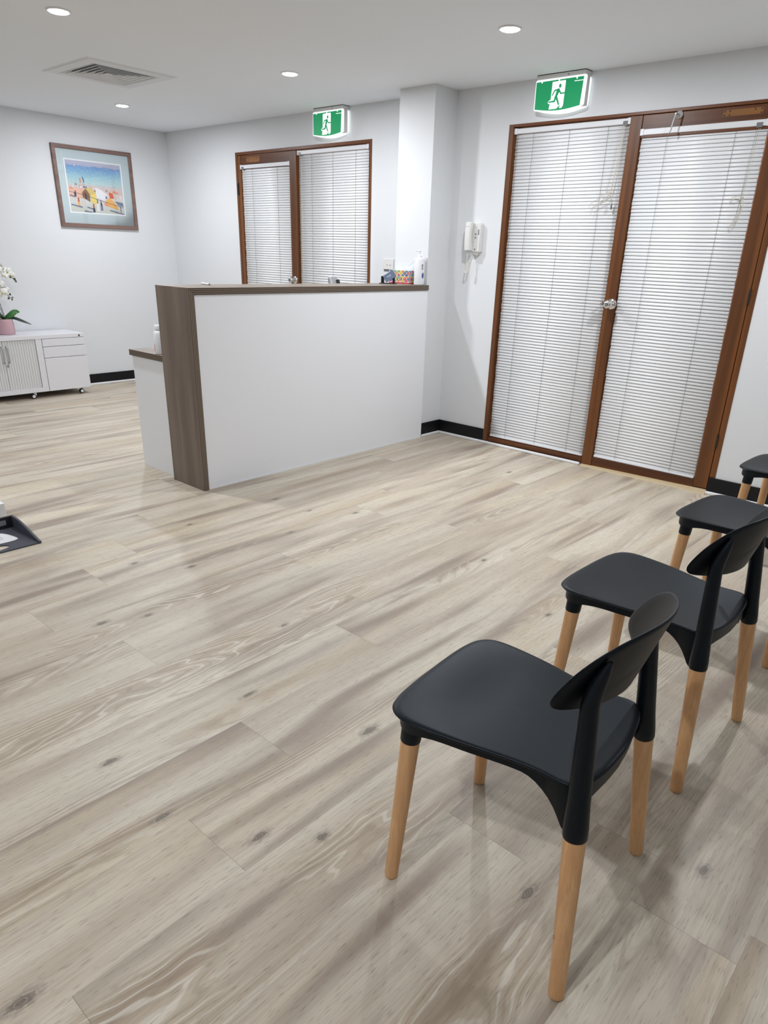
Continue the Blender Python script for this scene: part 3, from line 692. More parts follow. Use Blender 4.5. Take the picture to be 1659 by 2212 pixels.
# pump bottle
pbx, pby = -.040, -.291
pb = thing('pump_bottle', (pbx, pby, CT), 'tall white pump bottle of hand lotion at the right end of the countertop', 'pump bottle')
MB().lathe([(.030, 0), (.0375, .002), (.039, .008), (.039, .168), (.036, .178), (.020, .184), (.0165, .187)], (pbx, pby, CT), n=40).build('bottle', M_bottle, pb, smooth=True, ang=50)
pk = MB().lathe([(.017, .185), (.017, .200), (.012, .204), (.0045, .206), (.0045, .224), (.011, .226), (.0115, .233), (.006, .236)], (pbx, pby, CT), n=24)
pk.tube([(pbx, pby, CT + .2305), (pbx - .016, pby - .016, CT + .2315), (pbx - .026, pby - .026, CT + .227)], [.0055, .0045, .0032], 10)
pk.build('pump_head', M_bottle, pb, smooth=True, ang=50)
def curved_patch(mb, cx, cy, r, a0, a1, z0, z1, n=8):
    b = len(mb.v)
    for k in range(n + 1):
        t = a0 + (a1 - a0) * k / n
        for z in (z0, z1): mb.v.append(Vector((cx + r * math.cos(t), cy + r * math.sin(t), z)))
    for k in range(n): mb.face((b + 2 * k, b + 2 * k + 2, b + 2 * k + 3, b + 2 * k + 1))
lab = MB(); A0 = math.radians(-16)
for z0_, z1_, dw in ((.134, .140, .16), (.125, .130, .20), (.113, .118, .2), (.104, .108, .14)): curved_patch(lab, pbx, pby, .0393, A0 - dw, A0 + dw, CT + z0_, CT + z1_, 4)
lab.cur = 1
for i in range(10):
    zz = .085 - i * .004; hw_ = .26 * math.sqrt(max(0, 1 - ((i - 4.5) / 5) ** 2)); curved_patch(lab, pbx, pby, .0393, A0 + .15 - hw_, A0 + .15 + hw_, CT + zz - .004, CT + zz, 5)
lab.build('label_print', [M_ink, M_lblue], pb)

# small device on the low desk peeking above the counter
dv = thing('payment_terminal', (-0.45, -0.76, 0.7505), 'silver and black device peeking over the back edge of the counter', 'device')
MB().box(-.53, -.37, -.84, -.68, .7505, .765).tube([(-.45, -.76, .765), (-.45, -.76, 1.08)], .014, 16).build('stand', M_steel, dv, bevel=.003)
mb = MB(); RR = Matrix.Rotation(math.radians(-18), 3, 'Y')
def rb2(c, h, R): 
    vs = [Vector(c) + R @ Vector((sx * h[0], sy * h[1], sz * h[2])) for sz in (-1, 1) for sy in (-1, 1) for sx in (-1, 1)]
    return MB().add(vs, [(0, 2, 3, 1), (4, 5, 7, 6), (0, 1, 5, 4), (2, 6, 7, 3), (0, 4, 6, 2), (1, 3, 7, 5)])
rb2((-.455, -.765, 1.125), (.013, .036, .065), RR).build('terminal_body', M_handle, dv, bevel=.005)
rb2((-.470, -.765, 1.12), (.004, .032, .055), RR).build('screen', M_blackp, dv, bevel=.002)
rb2((-.432, -.738, 1.115), (.012, .010, .055), RR).build('card_slot', M_blackp, dv, bevel=.002)

# bottle on the low desk, behind the counter end
lb_ = thing('spray_bottle', (-0.437, -2.247, 0.7505), 'white capped bottle with pink label half hidden behind the counter end panel', 'bottle')
MB().lathe([(.024, 0), (.028, .002), (.029, .01), (.029, .118), (.022, .134), (.012, .140), (.012, .146)], (-.437, -2.247, .7505), n=28).build('bottle', M_bottle, lb_, smooth=True, ang=50)
MB().lathe([(.0125, .142), (.020, .143), (.020, .164), (.018, .167)], (-.437, -2.247, .7505), n=24).tube([(-.437, -2.247, .912), (-.452, -2.262, .913)], [.006, .004], 8).build('cap', M_bottle, lb_, smooth=True, ang=50)
mb = MB(); curved_patch(mb, -.437, -2.247, .0294, math.radians(228), math.radians(262), .7505 + .018, .7505 + .062, 14); mb.build('label', M_pink, lb_, smooth=True)

# ------------------------------------------------------------------ wall fittings
so = thing('light_switch', (-0.607, -.006, 1.236), 'white double switch plate on the wall between far door and pillar', 'light switch')
MB().box(-.664, -.550, -.010, 0, 1.237, 1.316).build('wall_plate', M_phone, so, bevel=.002)
MB().box(-.661, -.553, -.002, 0, 1.221, 1.237).build('lower_plate', M_grey, so)
for dx in (-.013, .019):
    MB().lathe([(0.0, -.0165), (.005, -.016), (.0065, -.0125), (.0065, -.010)], (-.607 + dx, 0, 1.275), axis=1, n=16).build('switch_button', M_phone, so, smooth=True)

ph = thing('wall_phone', (0.25, -.03, 1.375), 'white corded wall intercom phone beside the near door', 'telephone')
MB().prism([(.208, 1.395), (.214, 1.387), (.299, 1.384), (.304, 1.390), (.304, 1.568), (.296, 1.580), (.224, 1.584), (.210, 1.570)], 1, -.040, 0).build('phone_base', M_phone, ph, bevel=.005, seg=3)
# wedge shaped chin below the base
MB().add([(.226, -.034, 1.387), (.298, -.034, 1.385), (.298, -.002, 1.385), (.226, -.002, 1.387), (.240, -.026, 1.372), (.275, -.026, 1.362), (.275, -.002, 1.362), (.240, -.002, 1.372)], [(0, 1, 2, 3), (4, 7, 6, 5), (0, 4, 5, 1), (1, 5, 6, 2), (2, 6, 7, 3), (3, 7, 4, 0)]).build('base_chin', M_phone, ph)
# handset: ear and mouth ends bulge towards the wall phone, grip arches away
hs = []
for k in range(17):
    z = 1.394 + (1.582 - 1.394) * k / 16; u = k / 16
    back = -.044 - .016 * math.sin(PI * min(1, max(0, (u - .12) / .76))) ** 1.2; front = -.082 - .006 * math.sin(PI * u)
    hs.append((z, back, front))
mb = MB()
for (z, bk, ft) in hs:
    w0, w1 = .199, .249
    mb.v += [Vector((w0, bk, z)), Vector((w1, bk, z)), Vector((w1, ft + .006, z)), Vector((w1 - .008, ft, z)), Vector((w0 + .008, ft, z)), Vector((w0, ft + .006, z))]
for k in range(16):
    for j in range(6): mb.face((k * 6 + j, k * 6 + (j + 1) % 6, (k + 1) * 6 + (j + 1) % 6, (k + 1) * 6 + j))
mb.face(range(6)); mb.face([16 * 6 + j for j in range(5, -1, -1)])
hso = mb.build('handset', M_phone, ph, bevel=.004, seg=2)
MB().box(.210, .216, -.0885, -.085, 1.553, 1.557).build('earpiece_slot', M_sticker, hso)
MB().box(.226, .232, -.0885, -.085, 1.553, 1.557).build('earpiece_slot', M_sticker, hso)
for k, z in enumerate((1.530, 1.505, 1.482, 1.456, 1.436, 1.404)):
    MB().lathe([(.0055, -.0425), (.0055, -.039)], (.268, 0, z), axis=1, n=16).build('button', M_grey if k in (1, 2, 5) else M_sticker, ph)
MB().box(.288, .296, -.0415, -.0395, 1.500, 1.535).build('name_slot', M_grey, ph)
cp = bez([(.222, -.062, 1.394), (.222, -.062, 1.345), (.214, -.060, 1.29), (.206, -.060, 1.252), (.216, -.058, 1.243), (.228, -.052, 1.262), (.230, -.042, 1.31), (.236, -.024, 1.352), (.244, -.018, 1.372)], 22)
hel = []
for i, p in enumerate(cp):
    t = i * 1.9; hel.append(p + Vector((math.cos(t), math.sin(t), 0)) * .0036)
MB().tube(hel, .0024, 6).build('coiled_cord', mat('cord_cream', sr(222, 220, 208), 0.5), ph, smooth=True)

# ------------------------------------------------------------------ framed beach picture
px = XL; pf = thing('framed_picture', (px, -.82, 1.495), 'brown-framed beach painting with pale mat on the left wall', 'picture')
Y0, Y1, Z0, Z1 = -1.213, -0.424, 1.495, 2.186
fw = .034
mb = MB()
mb.prism([(Y0, Z0), (Y1, Z0), (Y1 - fw, Z0 + fw), (Y0 + fw, Z0 + fw)], 0, px, px + .026).prism([(Y1, Z0), (Y1, Z1), (Y1 - fw, Z1 - fw), (Y1 - fw, Z0 + fw)], 0, px, px + .026)
mb.prism([(Y1, Z1), (Y0, Z1), (Y0 + fw, Z1 - fw), (Y1 - fw, Z1 - fw)], 0, px, px + .026).prism([(Y0, Z1), (Y0, Z0), (Y0 + fw, Z0 + fw), (Y0 + fw, Z1 - fw)], 0, px, px + .026)
mb.build('frame', M_frame, pf, bevel=.003)
ay0, ay1, az0, az1 = -1.098, -.550, 1.630, 2.064
mt = MB(); e = .012; o_ = (ay0 - e, ay1 + e, az0 - e, az1 + e); q = (Y0 + fw - .002, Y1 - fw + .002, Z0 + fw - .002, Z1 - fw + .002)
for r_ in ((q[0], o_[0], q[2], q[3]), (o_[1], q[1], q[2], q[3]), (o_[0], o_[1], q[2], o_[2]), (o_[0], o_[1], o_[3], q[3])): mt.box(px + .008, px + .012, r_[0], r_[1], r_[2], r_[3])
mt.build('mat_board', M_mat, pf)
mt = MB()
mt.box(px + .008, px + .0105, o_[0], ay0, o_[2], o_[3]).box(px + .008, px + .0105, ay1, o_[1], o_[2], o_[3]).box(px + .008, px + .0105, ay0, ay1, o_[2], az0).box(px + .008, px + .0105, ay0, ay1, az1, o_[3])
mt.build('mat_bevel', M_bevel, pf)
def paint_mat():
    m, t, b = nt('painted_beach'); g = NG(t)
    ge = g.n('ShaderNodeNewGeometry'); sp = g.n('ShaderNodeSeparateXYZ'); t.links.new(ge.outputs['Position'], sp.inputs[0])
    Yc, Zc = sp.outputs[1], sp.outputs[2]
    wz = g.m('ADD', Zc, g.m('MULTIPLY', g.m('SUBTRACT', g.noise(g.vec(0.0, g.m('MULTIPLY', Yc, 12.0), g.m('MULTIPLY', Zc, 30.0)), 1, 3), 0.5), 0.035))
    cr = g.n('ShaderNodeValToRGB'); t.links.new(g.m('DIVIDE', g.m('SUBTRACT', wz, az0), az1 - az0), cr.inputs[0])
    els = [(0.0, (196, 200, 186)), (0.14, (206, 208, 204)), (0.30, (214, 212, 206)), (0.42, (210, 190, 190)), (0.52, (206, 196, 194)), (0.57, (182, 206, 208)), (0.68, (160, 198, 208)), (0.80, (130, 176, 208)), (0.905, (112, 152, 202)), (0.92, (176, 178, 200)), (1.0, (184, 184, 206))]
    while len(cr.color_ramp.elements) > 1: cr.color_ramp.elements.remove(cr.color_ramp.elements[0])
    cr.color_ramp.elements[0].position = els[0][0]; cr.color_ramp.elements[0].color = (*sr(*els[0][1]), 1)
    for p_, c_ in els[1:]:
        e_ = cr.color_ramp.elements.new(p_); e_.color = (*sr(*c_), 1)
    n2 = g.noise(g.vec(0.0, g.m('MULTIPLY', Yc, 60.0), g.m('MULTIPLY', Zc, 90.0)), 1, 3)
    c = g.mix(g.m('MULTIPLY', g.ss(n2, 0.5, 0.75), 0.35), cr.outputs[0], sr(236, 236, 230))
    t.links.new(c, b.inputs['Base Color']); b.inputs['Roughness'].default_value = 0.6
    return m
art = MB().box(px + .004, px + .0085, ay0 - .005, ay1 + .005, az0 - .005, az1 + .005)
cols = {'orange': (226, 152, 118), 'peach': (228, 184, 164), 'brown': (140, 104, 70), 'ochre': (212, 192, 122), 'yellow': (232, 208, 112), 'white': (228, 226, 230), 'navy': (52, 56, 84), 'grey': (120, 126, 150), 'amber': (232, 176, 92), 'red': (206, 92, 64), 'skin': (176, 112, 76), 'shade': (100, 112, 146), 'blue': (84, 112, 160)}
cn = list(cols); pm = [paint_mat()] + [mat('paint_' + k, sr(*cols[k]), 0.6) for k in cn]
lay = [0]
def dab(c, poly, base=.0088):
    lay[0] += 1; art.cur = 1 + cn.index(c); x_ = px + base + lay[0] * .000010
    art.add([(x_, a_, b_) for a_, b_ in poly], [tuple(range(len(poly)))])
rnd = random.Random(3)
for k in range(70):   # crowd of bathers' parasols on the sand
    y_ = rnd.uniform(-1.085, -.57); z_ = 1.80 + rnd.uniform(0, .07) - (y_ + 1.09) * .10; s_ = rnd.uniform(.006, .017)
    dab(rnd.choice(['orange', 'peach', 'peach', 'white', 'amber', 'white', 'grey']), [(y_ - s_, z_), (y_ + s_, z_ - s_ * .3), (y_ + s_ * .5, z_ + s_), (y_ - s_ * .4, z_ + s_ * 1.1)])
for k in range(45):
    y_ = rnd.uniform(-1.08, -.57); z_ = 1.845 + rnd.uniform(0, .055) - (y_ + 1.09) * .07; dab('navy', [(y_, z_), (y_ + .003, z_), (y_ + .002, z_ + .008)])
dab('peach', [(-1.10, 1.755), (-.96, 1.75), (-.93, 1.80), (-.98, 1.835), (-1.10, 1.83)])
dab('orange', [(-1.105 + .005, 1.825), (-1.05, 1.815), (-1.07, 1.845)])
dab('brown', [(-.968, 1.757), (-.895, 1.722), (-.895, 1.80), (-.93, 1.835), (-.968, 1.80)])
dab('ochre', [(-.93, 1.838), (-.875, 1.845), (-.832, 1.80), (-.885, 1.775)])
dab('yellow', [(-.885, 1.785), (-.832, 1.80), (-.832, 1.70), (-.88, 1.715)])
dab('white', [(-.83, 1.85), (-.78, 1.84), (-.72, 1.80), (-.70, 1.77), (-.76, 1.742), (-.83, 1.765)])
dab('blue', [(-.735, 1.79), (-.712, 1.77), (-.735, 1.755)])
dab('red', [(-.695, 1.82), (-.655, 1.81), (-.65, 1.765), (-.69, 1.765)])
dab('amber', [(-.76, 1.715), (-.70, 1.775), (-.655, 1.74), (-.605, 1.668), (-.74, 1.700)])
dab('orange', [(-.76, 1.715), (-.735, 1.738), (-.705, 1.70), (-.74, 1.695)])
dab('grey', [(-.64, 1.745), (-.56, 1.735), (-.555, 1.70), (-.61, 1.71)])
for p0, p1 in (((-1.095, 1.800), (-.96, 1.782)), ((-.96, 1.782), (-.82, 1.748)), ((-.82, 1.748), (-.56, 1.690))): dab('navy', stroke(p0, p1, .0018))
for p0, p1 in (((-1.045, 1.795), (-1.043, 1.765)), ((-.79, 1.74), (-.79, 1.71)), ((-.59, 1.70), (-.588, 1.650)), ((-.825, 1.75), (-.822, 1.700))): dab('navy', stroke(p0, p1, .0035))
for p0, p1 in (((-1.085, 1.690), (-.985, 1.672)), ((-.93, 1.675), (-.87, 1.660)), ((-.96, 1.64), (-.89, 1.632)), ((-1.09, 1.768), (-1.04, 1.758)), ((-.70, 1.66), (-.56, 1.632))): dab('shade', stroke(p0, p1, .005))
def person_dab(y_, z_, h_, top, low):
    dab(top, stroke((y_, z_ + h_ * .45), (y_, z_ + h_ * .78), h_ * .12)); dab(low, [(y_ - h_ * .13, z_ + h_ * .5), (y_ + h_ * .13, z_ + h_ * .5), (y_ + h_ * .16, z_), (y_ - h_ * .15, z_)]); dab('navy', disc((y_, z_ + h_ * .93), h_ * .07, 8))
person_dab(-1.012, 1.682, .07, 'red', 'amber'); person_dab(-.868, 1.634, .075, 'skin', 'navy'); person_dab(-.825, 1.645, .08, 'white', 'white'); person_dab(-.787, 1.655, .075, 'navy', 'shade'); person_dab(-1.035, 1.763, .05, 'navy', 'navy'); person_dab(-.935, 1.745, .055, 'navy', 'navy')
dab('orange', stroke((-.975, 1.915), (-.970, 1.885), .006)); dab('blue', stroke((-.945, 1.925), (-.938, 1.895), .006)); dab('grey', stroke((-.948, 1.94), (-.935, 1.83), .0012)); dab('white', [(-1.012, 2.015), (-1.004, 2.015), (-1.008, 2.035)])
art.cur = 0; art.build('painting', pm, pf)
MB().box(px + .0150, px + .0162, Y0 + fw - .002, Y1 - fw + .002, Z0 + fw - .002, Z1 - fw + .002).build('glass', M_pglass, pf)

# ------------------------------------------------------------------ tambour cabinet
cb = thing('storage_cabinet', (-3.51, -2.0, 0), 'low white metal cabinet on castors with tambour doors and three drawers', 'cabinet')
KX, KY1, KY0, KT = -3.325, -1.335, -2.835, .568
MB().box(-3.705, KX + .001, KY0, KY1, .534, KT).build('cabinet_top', M_cab, cb, bevel=.002)
MB().box(-3.70, -3.36, KY0 + .005, KY1 - .002, .060, .534).box(-3.36, KX - .002, -1.797, -1.742, .060, .534).box(-3.36, KX - .002, -2.402, -2.375, .060, .534).box(-3.36, KX - .002, -2.375, -1.797, .060, .100).box(-3.36, KX - .002, KY0 + .004, -2.402, .060, .534).build('carcass', M_cab, cb, bevel=.001)
for z0_, z1_ in ((.464, .531), (.364, .460), (.060, .360)):
    MB().box(-3.36, KX, -1.738, KY1 - .001, z0_, z1_).build('drawer', M_cab, cb, bevel=.002)
def tambour(y0, y1):
    mb = MB(); n = 13; w_ = (y1 - y0) / n; poly = [(-3.352, y0)]
    for k in range(n):
        a_ = y0 + k * w_
        poly += [(-3.338, a_ + .001), (-3.3355, a_ + w_ * .25), (-3.335, a_ + w_ * .5), (-3.3355, a_ + w_ * .75), (-3.338, a_ + w_ - .001), (-3.342, a_ + w_)]
    poly.append((-3.352, y1)); mb.prism(poly, 2, .101, .533)
    return mb.build('tambour_door', M_tamb, cb)
tR = tambour(-2.084, -1.798); tL = tambour(-2.374, -2.086)
for door, y_ in ((tR, -2.056), (tL, -2.098)):
    MB().tube(bez([(-3.338, y_, .345), (-3.318, y_, .350), (-3.312, y_, .375), (-3.311, y_, .416), (-3.312, y_, .458), (-3.318, y_, .482), (-3.338, y_, .487)], 6), .0065, 10).build('handle', M_handle, door, smooth=True)
MB().lathe([(0, .012), (.008, .012), (.010, .008), (.010, 0)], (-3.336, -2.068, .318), axis=0, n=16).build('lock', M_steel, tR, smooth=True)
MB().lathe([(0, .005), (.006, .005), (.008, .002), (.008, 0)], (KX + .001, -1.385, .549), axis=0, n=16).build('top_lock', M_darkm, cb, smooth=True)
for (x_, y_) in ((-3.36, -1.42), (-3.355, -1.885), (-3.66, -1.42), (-3.66, -1.9), (-3.36, -2.75), (-3.66, -2.75)):
    c_ = MB().lathe([(.010, -.011), (.022, -.011), (.024, -.007), (.024, .007), (.022, .011), (.010, .011)], (x_, y_, .024), axis=0, n=24).build('castor', M_trayd, cb, smooth=True)
    MB().lathe([(.014, .0105), (.014, .0135), (.004, .014)], (x_, y_, .024), axis=0, n=20).build('wheel_hub', M_sticker, c_)
    MB().box(x_ - .014, x_ + .010, y_ + .004, y_ + .028, .030, .060).build('castor_fork', M_sticker, c_, bevel=.003)

# ------------------------------------------------------------------ orchid
ox, oy, oz = -3.53, -1.955, KT
orc = thing('potted_orchid', (ox, oy, oz), 'white orchid in a pink pot standing on the white cabinet', 'potted plant')
pot = MB().lathe([(.055, 0), (.068, .002), (.073, .014), (.0745, .04), (.072, .10), (.066, .135), (.062, .135), (.062, .120), (.0, .120)], (ox, oy, oz), n=40).build('pot', M_pot, orc, smooth=True, ang=50)
MB().lathe([(.0, .118), (.0615, .119), (.0615, .1225), (.03, .130), (0, .131)][1:], (ox, oy, oz), n=24).build('potting_bark', M_soil, pot)
def leaf_blade(pts, wd, m_, name='leaf', ref=(0, 0, 1)):
    C_ = bez(pts, 8); mb = MB(); n = len(C_)
    for i, p in enumerate(C_):
        u = i / (n - 1); d = (C_[min(i + 1, n - 1)] - C_[max(i - 1, 0)]).normalized(); sd = d.cross(Vector(ref)).normalized(); w_ = wd * (math.sin(PI * min(1, u * .9 + .10)) ** .7)
        upv = sd.cross(d)
        for s_ in (-1, -.5, 0, .5, 1): mb.v.append(p + sd * w_ * s_ + upv * (abs(s_) * w_ * .25))
    for i in range(n - 1):
        for k in range(4): mb.face((i * 5 + k, i * 5 + k + 1, (i + 1) * 5 + k + 1, (i + 1) * 5 + k))
    o_ = mb.build(name, m_, orc, smooth=True); md = o_.modifiers.new('Thick', 'SOLIDIFY'); md.thickness = .0022; return o_
leaf_blade([(ox, oy, oz + .13), (ox + .03, oy + .045, oz + .165), (ox + .035, oy + .09, oz + .195), (ox + .03, oy + .135, oz + .192)], .024, M_leaf, ref=(1, 0, .35))
leaf_blade([(ox, oy + .01, oz + .13), (ox + .05, oy + .06, oz + .143), (ox + .09, oy + .12, oz + .118), (ox + .12, oy + .185, oz + .088)], .015, M_leafd, ref=(.8, 0, .6))
leaf_blade([(ox, oy, oz + .13), (ox + .02, oy - .06, oz + .16), (ox + .02, oy - .13, oz + .14)], .03, M_leaf)
leaf_blade([(ox, oy, oz + .13), (ox - .05, oy - .03, oz + .17), (ox - .10, oy - .05, oz + .16)], .03, M_leafd)
stA = bez([(ox, oy + .005, oz + .13), (ox, oy - .035, oz + .30), (ox + .005, oy - .10, oz + .47), (ox + .02, oy - .09, oz + .585), (ox + .03, oy - .01, oz + .60), (ox + .03, oy + .075, oz + .535), (ox + .03, oy + .125, oz + .478), (ox + .03, oy + .150, oz + .455)], 10)
stB = bez([(ox + .01, oy + .010, oz + .13), (ox + .015, oy - .02, oz + .28), (ox + .03, oy - .045, oz + .40), (ox + .045, oy - .01, oz + .435), (ox + .05, oy + .03, oz + .38), (ox + .05, oy + .055, oz + .33), (ox + .05, oy + .080, oz + .305)], 10)
stC = bez([(ox - .01, oy + .0, oz + .13), (ox - .01, oy - .05, oz + .27), (ox - .01, oy - .10, oz + .38), (ox, oy - .15, oz + .44)], 8)
MB().tube(stA, .0028, 8).build('flower_stem', M_stem, orc, smooth=True); MB().tube(stB, .0028, 8).build('flower_stem', M_stem, orc, smooth=True); MB().tube(stC, .0028, 8).build('flower_stem', M_stem, orc, smooth=True)
def petal(mb, c, ax, side, L_, w_, nrm, cup):
    b = len(mb.v); n = 5
    for i in range(n + 1):
        u = i / n; ww = w_ * math.sin(PI * (u * .86 + .10)) ** .8
        for s_ in (-1, 0, 1): mb.v.append(c + ax * (L_ * u) + side * (ww * s_) + nrm * (cup * (u * u) * L_ + .08 * abs(s_) * ww))
    for i in range(n):
        for k in range(2): mb.face((b + i * 3 + k, b + i * 3 + k + 1, b + (i + 1) * 3 + k + 1, b + (i + 1) * 3 + k))
def bloom(c, size, face, roll=0.0):
    nrm = Vector(face).normalized(); u_ = (Vector((0, 0, 1)) - nrm * nrm.z).normalized(); s_ = nrm.cross(u_); mb = MB()
    for ang, L_, w_ in ((90, 1, .36), (210, 1, .36), (330, 1, .36), (20, 1.05, .55), (160, 1.05, .55)):
        t = math.radians(ang) + roll; ax = s_ * math.cos(t) + u_ * math.sin(t); sd = nrm.cross(ax); petal(mb, Vector(c), ax, sd, size * L_, size * w_, nrm, rnd.uniform(-.25, .1))
    fo = mb.build('flower', M_petal, orc, smooth=True); md = fo.modifiers.new('Thick', 'SOLIDIFY'); md.thickness = .0008
    MB().ball(Vector(c) + nrm * size * .2 - u_ * size * .12, size * .2, 8, (1, .8, 1.1)).build('flower_lip', M_lip, fo, smooth=True)
rnd = random.Random(8)
for (dy, dz, s_, dx) in ((-.045, .575, .043, .05), (-.005, .545, .046, .055), (.025, .575, .038, .03), (-.03, .485, .046, .05), (.085, .535, .038, .035), (.105, .508, .034, .045), (-.015, .435, .045, .06), (.005, .360, .048, .06), (-.06, .42, .045, .05), (.035, .385, .034, .05), (-.07, .53, .043, .05), (-.11, .48, .043, .03), (-.13, .56, .043, .02), (.055, .50, .03, .05)):
    bloom((ox + dx, oy + dy, oz + dz), s_, (1, rnd.uniform(-.9, .1), rnd.uniform(-.3, .3)), rnd.uniform(-.4, .4))
bud = MB()
for (dy, dz, r_) in ((.108, .492, .011), (.140, .470, .010), (.148, .452, .008)): bud.ball((ox + .03, oy + dy, oz + dz), r_, 10, (1, 1, 1.3))
for (dy, dz, r_) in ((.070, .345, .009), (.052, .312, .009), (.086, .318, .007), (.080, .300, .007)): bud.ball((ox + .05, oy + dy, oz + dz), r_, 10, (1, 1, 1.2))
bud.build('flower_bud', mat('orchid_bud', sr(74, 88, 52), 0.5, var=.2), orc, smooth=True)

# ------------------------------------------------------------------ items on the floor at the left edge
tr = thing('floor_tray', (0.02, -3.52, 0), 'charcoal plastic open-fronted tray with white round-printed sticker on the floor', 'tray')
ty1 = -3.362; ty0 = ty1 - .36
outer = [(.168, ty0), (.168, ty1), (-.135, ty1), (-.135, ty0)]
# base plate with a half-round notch in the front lip
P = [(-.135, ty1), (.168, ty1), (.168, ty1 - .2)]
for k in range(29):   # oval cut-out behind the front lip
    t_ = 2 * PI * k / 28; P.append((.110 + .036 * math.cos(t_), ty1 - .2 + .085 * math.sin(t_) - (.0006 if k == 28 else 0)))
P += [(.168, ty1 - .2006), (.168, ty0), (-.135, ty0)]
MB().prism(P, 2, 0.001, .006).build('base_plate', M_tray, tr)
for s_, yy in ((1, ty1), (-1, ty0)):
    ya_, yb_ = (yy - .0, yy + .012) if s_ > 0 else (yy - .012, yy)
    MB().prism([(.170, .001), (.170, .012), (.150, .015), (.08, .032), (.0, .051), (-.05, .060), (-.10, .064), (-.147, .064), (-.147, .001)], 1, ya_, yb_).build('side_wall', M_tray, tr, bevel=.002)
bw = MB().box(-.147, -.135, ty0, ty1, .001, .064).build('back_wall', M_trayd, tr, bevel=.002)
MB().box(-.1352, -.1335, ty1 - .085, ty1 - .030, .022, .048).build('paper_label', M_ring, bw)
sk = MB()
pts = [(p.x, p.y) for p in bez([(.049, -3.412, 0), (.060, -3.432, 0), (.062, -3.48, 0), (.052, -3.54, 0), (.02, -3.60, 0), (-.03, -3.605, 0), (-.075, -3.56, 0), (-.088, -3.50, 0), (-.079, -3.452, 0), (-.04, -3.428, 0), (.02, -3.413, 0), (.049, -3.412, 0)], 5)][:-1]
sk.prism(pts, 2, .0062, .0068).build('sticker', M_sticker, tr)
def ring(mb, c, r, w_, z, n=40):
    b = len(mb.v)
    for k in range(n):
        t_ = 2 * PI * k / n
        for q_ in (r, r - w_): mb.v.append(Vector((c[0] + q_ * math.cos(t_) * .8, c[1] + q_ * math.sin(t_), z)))
    for k in range(n): a_ = b + 2 * k; c__ = b + 2 * ((k + 1) % n); mb.face((a_, c__, c__ + 1, a_ + 1))
rg = MB()
for r_ in (.050, .044, .018): ring(rg, (-.012, ty1 - .150), r_, .0012, .0071)
rg.build('sticker_print', M_ring, tr)
bx = thing('carton', (-.33, -3.47, 0), 'small white carton on the floor behind the charcoal tray', 'box')
MB().box(-.40, -.250, -3.62, -3.343, 0, .098).build('box_body', M_box, bx, bevel=.002)
MB().box(-.396, -.30, -3.60, -3.37, .0982, .0988).build('box_flap', M_quad, bx)

